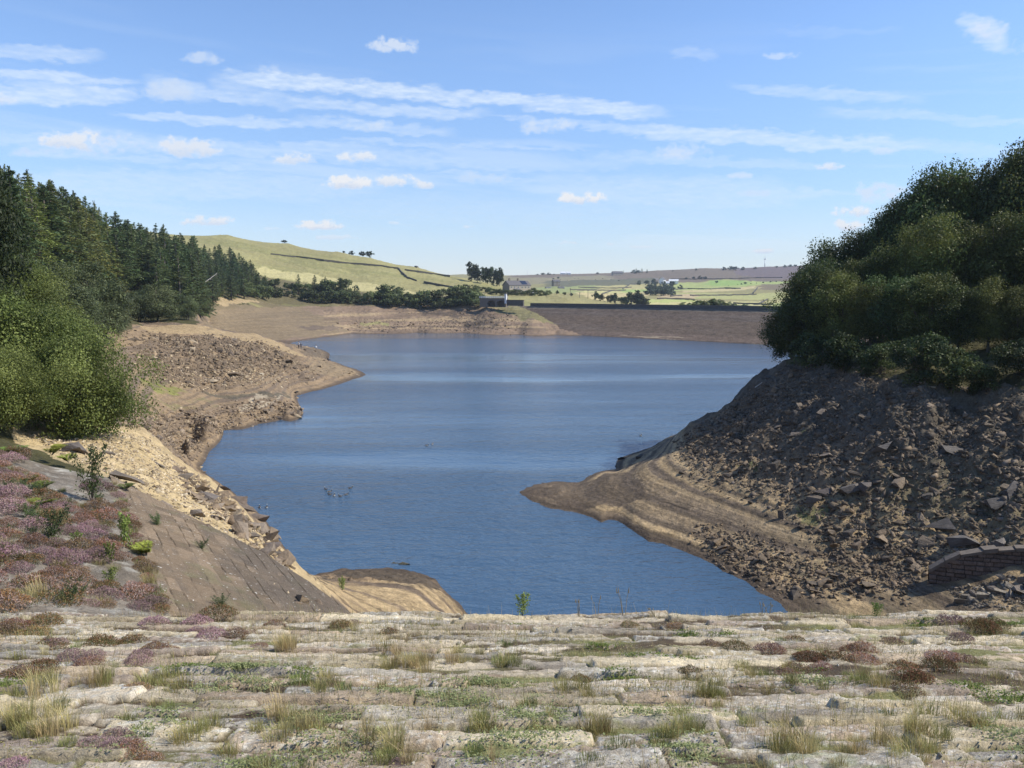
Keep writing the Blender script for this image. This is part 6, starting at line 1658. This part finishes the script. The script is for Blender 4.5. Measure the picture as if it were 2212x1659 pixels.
def person(loc, rz, pose, top, legs, label, sc=1.0):
    sk, hair = np.array((.42, .27, .2)), (.03, .02, .015)
    if pose == 'stand':
        ch = [[(0, 0, .95, (.15, .11)), (0, 0, 1.15, (.15, .11)), (0, 0, 1.36, (.18, .11)), (0, 0, 1.48, .06), (0, .01, 1.56, .06), (0, .02, 1.66, (.085, .1)), (0, .01, 1.75, .06)]]
        for s_ in (-1, 1):
            ch.append([(0, 0, .95, (.15, .11)), (s_ * .1, 0, .86, .095), (s_ * .12, .03, .48, .06), (s_ * .13, -.02, .09, .045), (s_ * .14, .14, .04, .04)])
            ch.append([(0, 0, 1.36, (.18, .11)), (s_ * .2, 0, 1.38, .06), (s_ * .26, -.02, 1.1, .045), (s_ * .24, .1, .86, .035), (s_ * .23, .13, .76, .04)])
        colr = lambda c: np.where((c[:, 2] > 1.48)[:, None], sk, np.where((c[:, 2] > .93)[:, None], np.where(((np.abs(c[:, 0]) > .21) & (c[:, 2] < 1.12))[:, None], sk, np.array(top)), np.where((c[:, 2] < .08)[:, None], (.03, .03, .03), np.array(legs))))
        hz, hy = 1.70, 0.0
    else:
        ch = [[(0, 0, .14, (.16, .13)), (0, -.1, .4, (.15, .11)), (0, -.14, .62, (.18, .11)), (0, -.13, .74, .06), (0, -.11, .82, .06), (0, -.10, .92, (.085, .1)), (0, -.11, 1.0, .06)]]
        for s_ in (-1, 1):
            kz = .46 if pose == 'sit' else .2
            ch.append([(0, 0, .14, (.16, .13)), (s_ * .11, .08, .14, .095), (s_ * .14, .46, kz, .06), (s_ * .13, .84 if pose != 'sit' else .62, .07, .045), (s_ * .13, (.92 if pose != 'sit' else .74), .08, .04)])
            ch.append([(0, -.14, .62, (.18, .11)), (s_ * .2, -.14, .64, .06), (s_ * .27, -.1 if pose == 'sit' else -.34, .4, .045), (s_ * .2, .15 if pose == 'sit' else -.48, .3 if pose == 'sit' else .14, .035), (s_ * .16, .28 if pose == 'sit' else -.56, .34 if pose == 'sit' else .06, .04)])
        colr = lambda c: np.where((c[:, 2] > .74)[:, None], sk, np.where(((c[:, 1] < .02) & (c[:, 2] > .2))[:, None], np.array(top), np.where((c[:, 1] < -.3)[:, None], sk, np.array(legs))))
        hz, hy = .96, -.12
    r_ = empty('person', loc, rz, sc); tag(r_, label, 'person')
    obj('body', body_mesh('person_body', ch, colr, m_skin), r_)
    bm = bmesh.new(); bmesh.ops.create_icosphere(bm, subdivisions=2, radius=1.0)
    for v in list(bm.verts):
        if v.co.z < -.15 and v.co.y > -.2: bm.verts.remove(v)
    for v in bm.verts: v.co = Vector((v.co.x * .105, v.co.y * .125, v.co.z * .105))
    me = bpy.data.meshes.new('hair'); bm.to_mesh(me); bm.free(); me.materials.append(mat_plain('hair', hair, .8))
    obj('hair', me, r_, (0, hy, hz))
    return r_
for px, py, rz, ps, tp_, lg, lab in ((645.5, 753.5, 2.4, 'stand', (.75, .75, .74), (.03, .03, .035), 'person standing in white top and dark trousers on the far spit'), (650.5, 754, 3.6, 'stand', (.07, .08, .10), (.10, .11, .13), 'person standing in dark clothes beside the one in white on the far spit'),
                                     (682, 751, 1.35, 'lounge', (.78, .78, .77), (.05, .05, .06), 'person in white top sitting with legs stretched out on the far spit'), (709, 779.5, -.6, 'sit', (.05, .06, .08), (.1, .1, .11), 'person in dark clothes sitting alone near the headland tip')):
    c = cast(px, py, 150); c.z = float(surf(c.x, c.y)[0]); person(c + Vector((0, 0, .03)), rz, ps, tp_, lg, lab, 1.05)
for px, py in ((643, 848), (637, 849)): 
    c = cast(px, py); boulder(c, .7, (.06, .055, .05), None, 'dark stump of rock at the corner of the left shelf, {n} from the left', (1.2, .2), None, 3, 'dark stumps at the shelf corner', 1.4)

finish_labels()

# ------------------------------------------------------------------ the air
m_haze = bpy.data.materials.new('haze_air'); m_haze.use_nodes = True
nt = m_haze.node_tree; nt.nodes.remove(nt.nodes['Principled BSDF'])
pv = N(nt, 'ShaderNodeVolumePrincipled'); pv.inputs['Color'].default_value = (.72, .84, 1, 1); pv.inputs['Density'].default_value = .00010
nt.links.new(pv.outputs[0], nt.nodes['Material Output'].inputs['Volume'])
m_haze.cycles.homogeneous_volume = True
zlo = min(float((GZ + DZ).min()), -8) - 1.0; zhi = float((GZ + DZ).max()) + 45
mb = MB(); mb.box((0, 1500, (zlo + zhi) / 2), (9000, 3400, zhi - zlo))
tag(mb.build('haze', m_haze), kind='stuff')
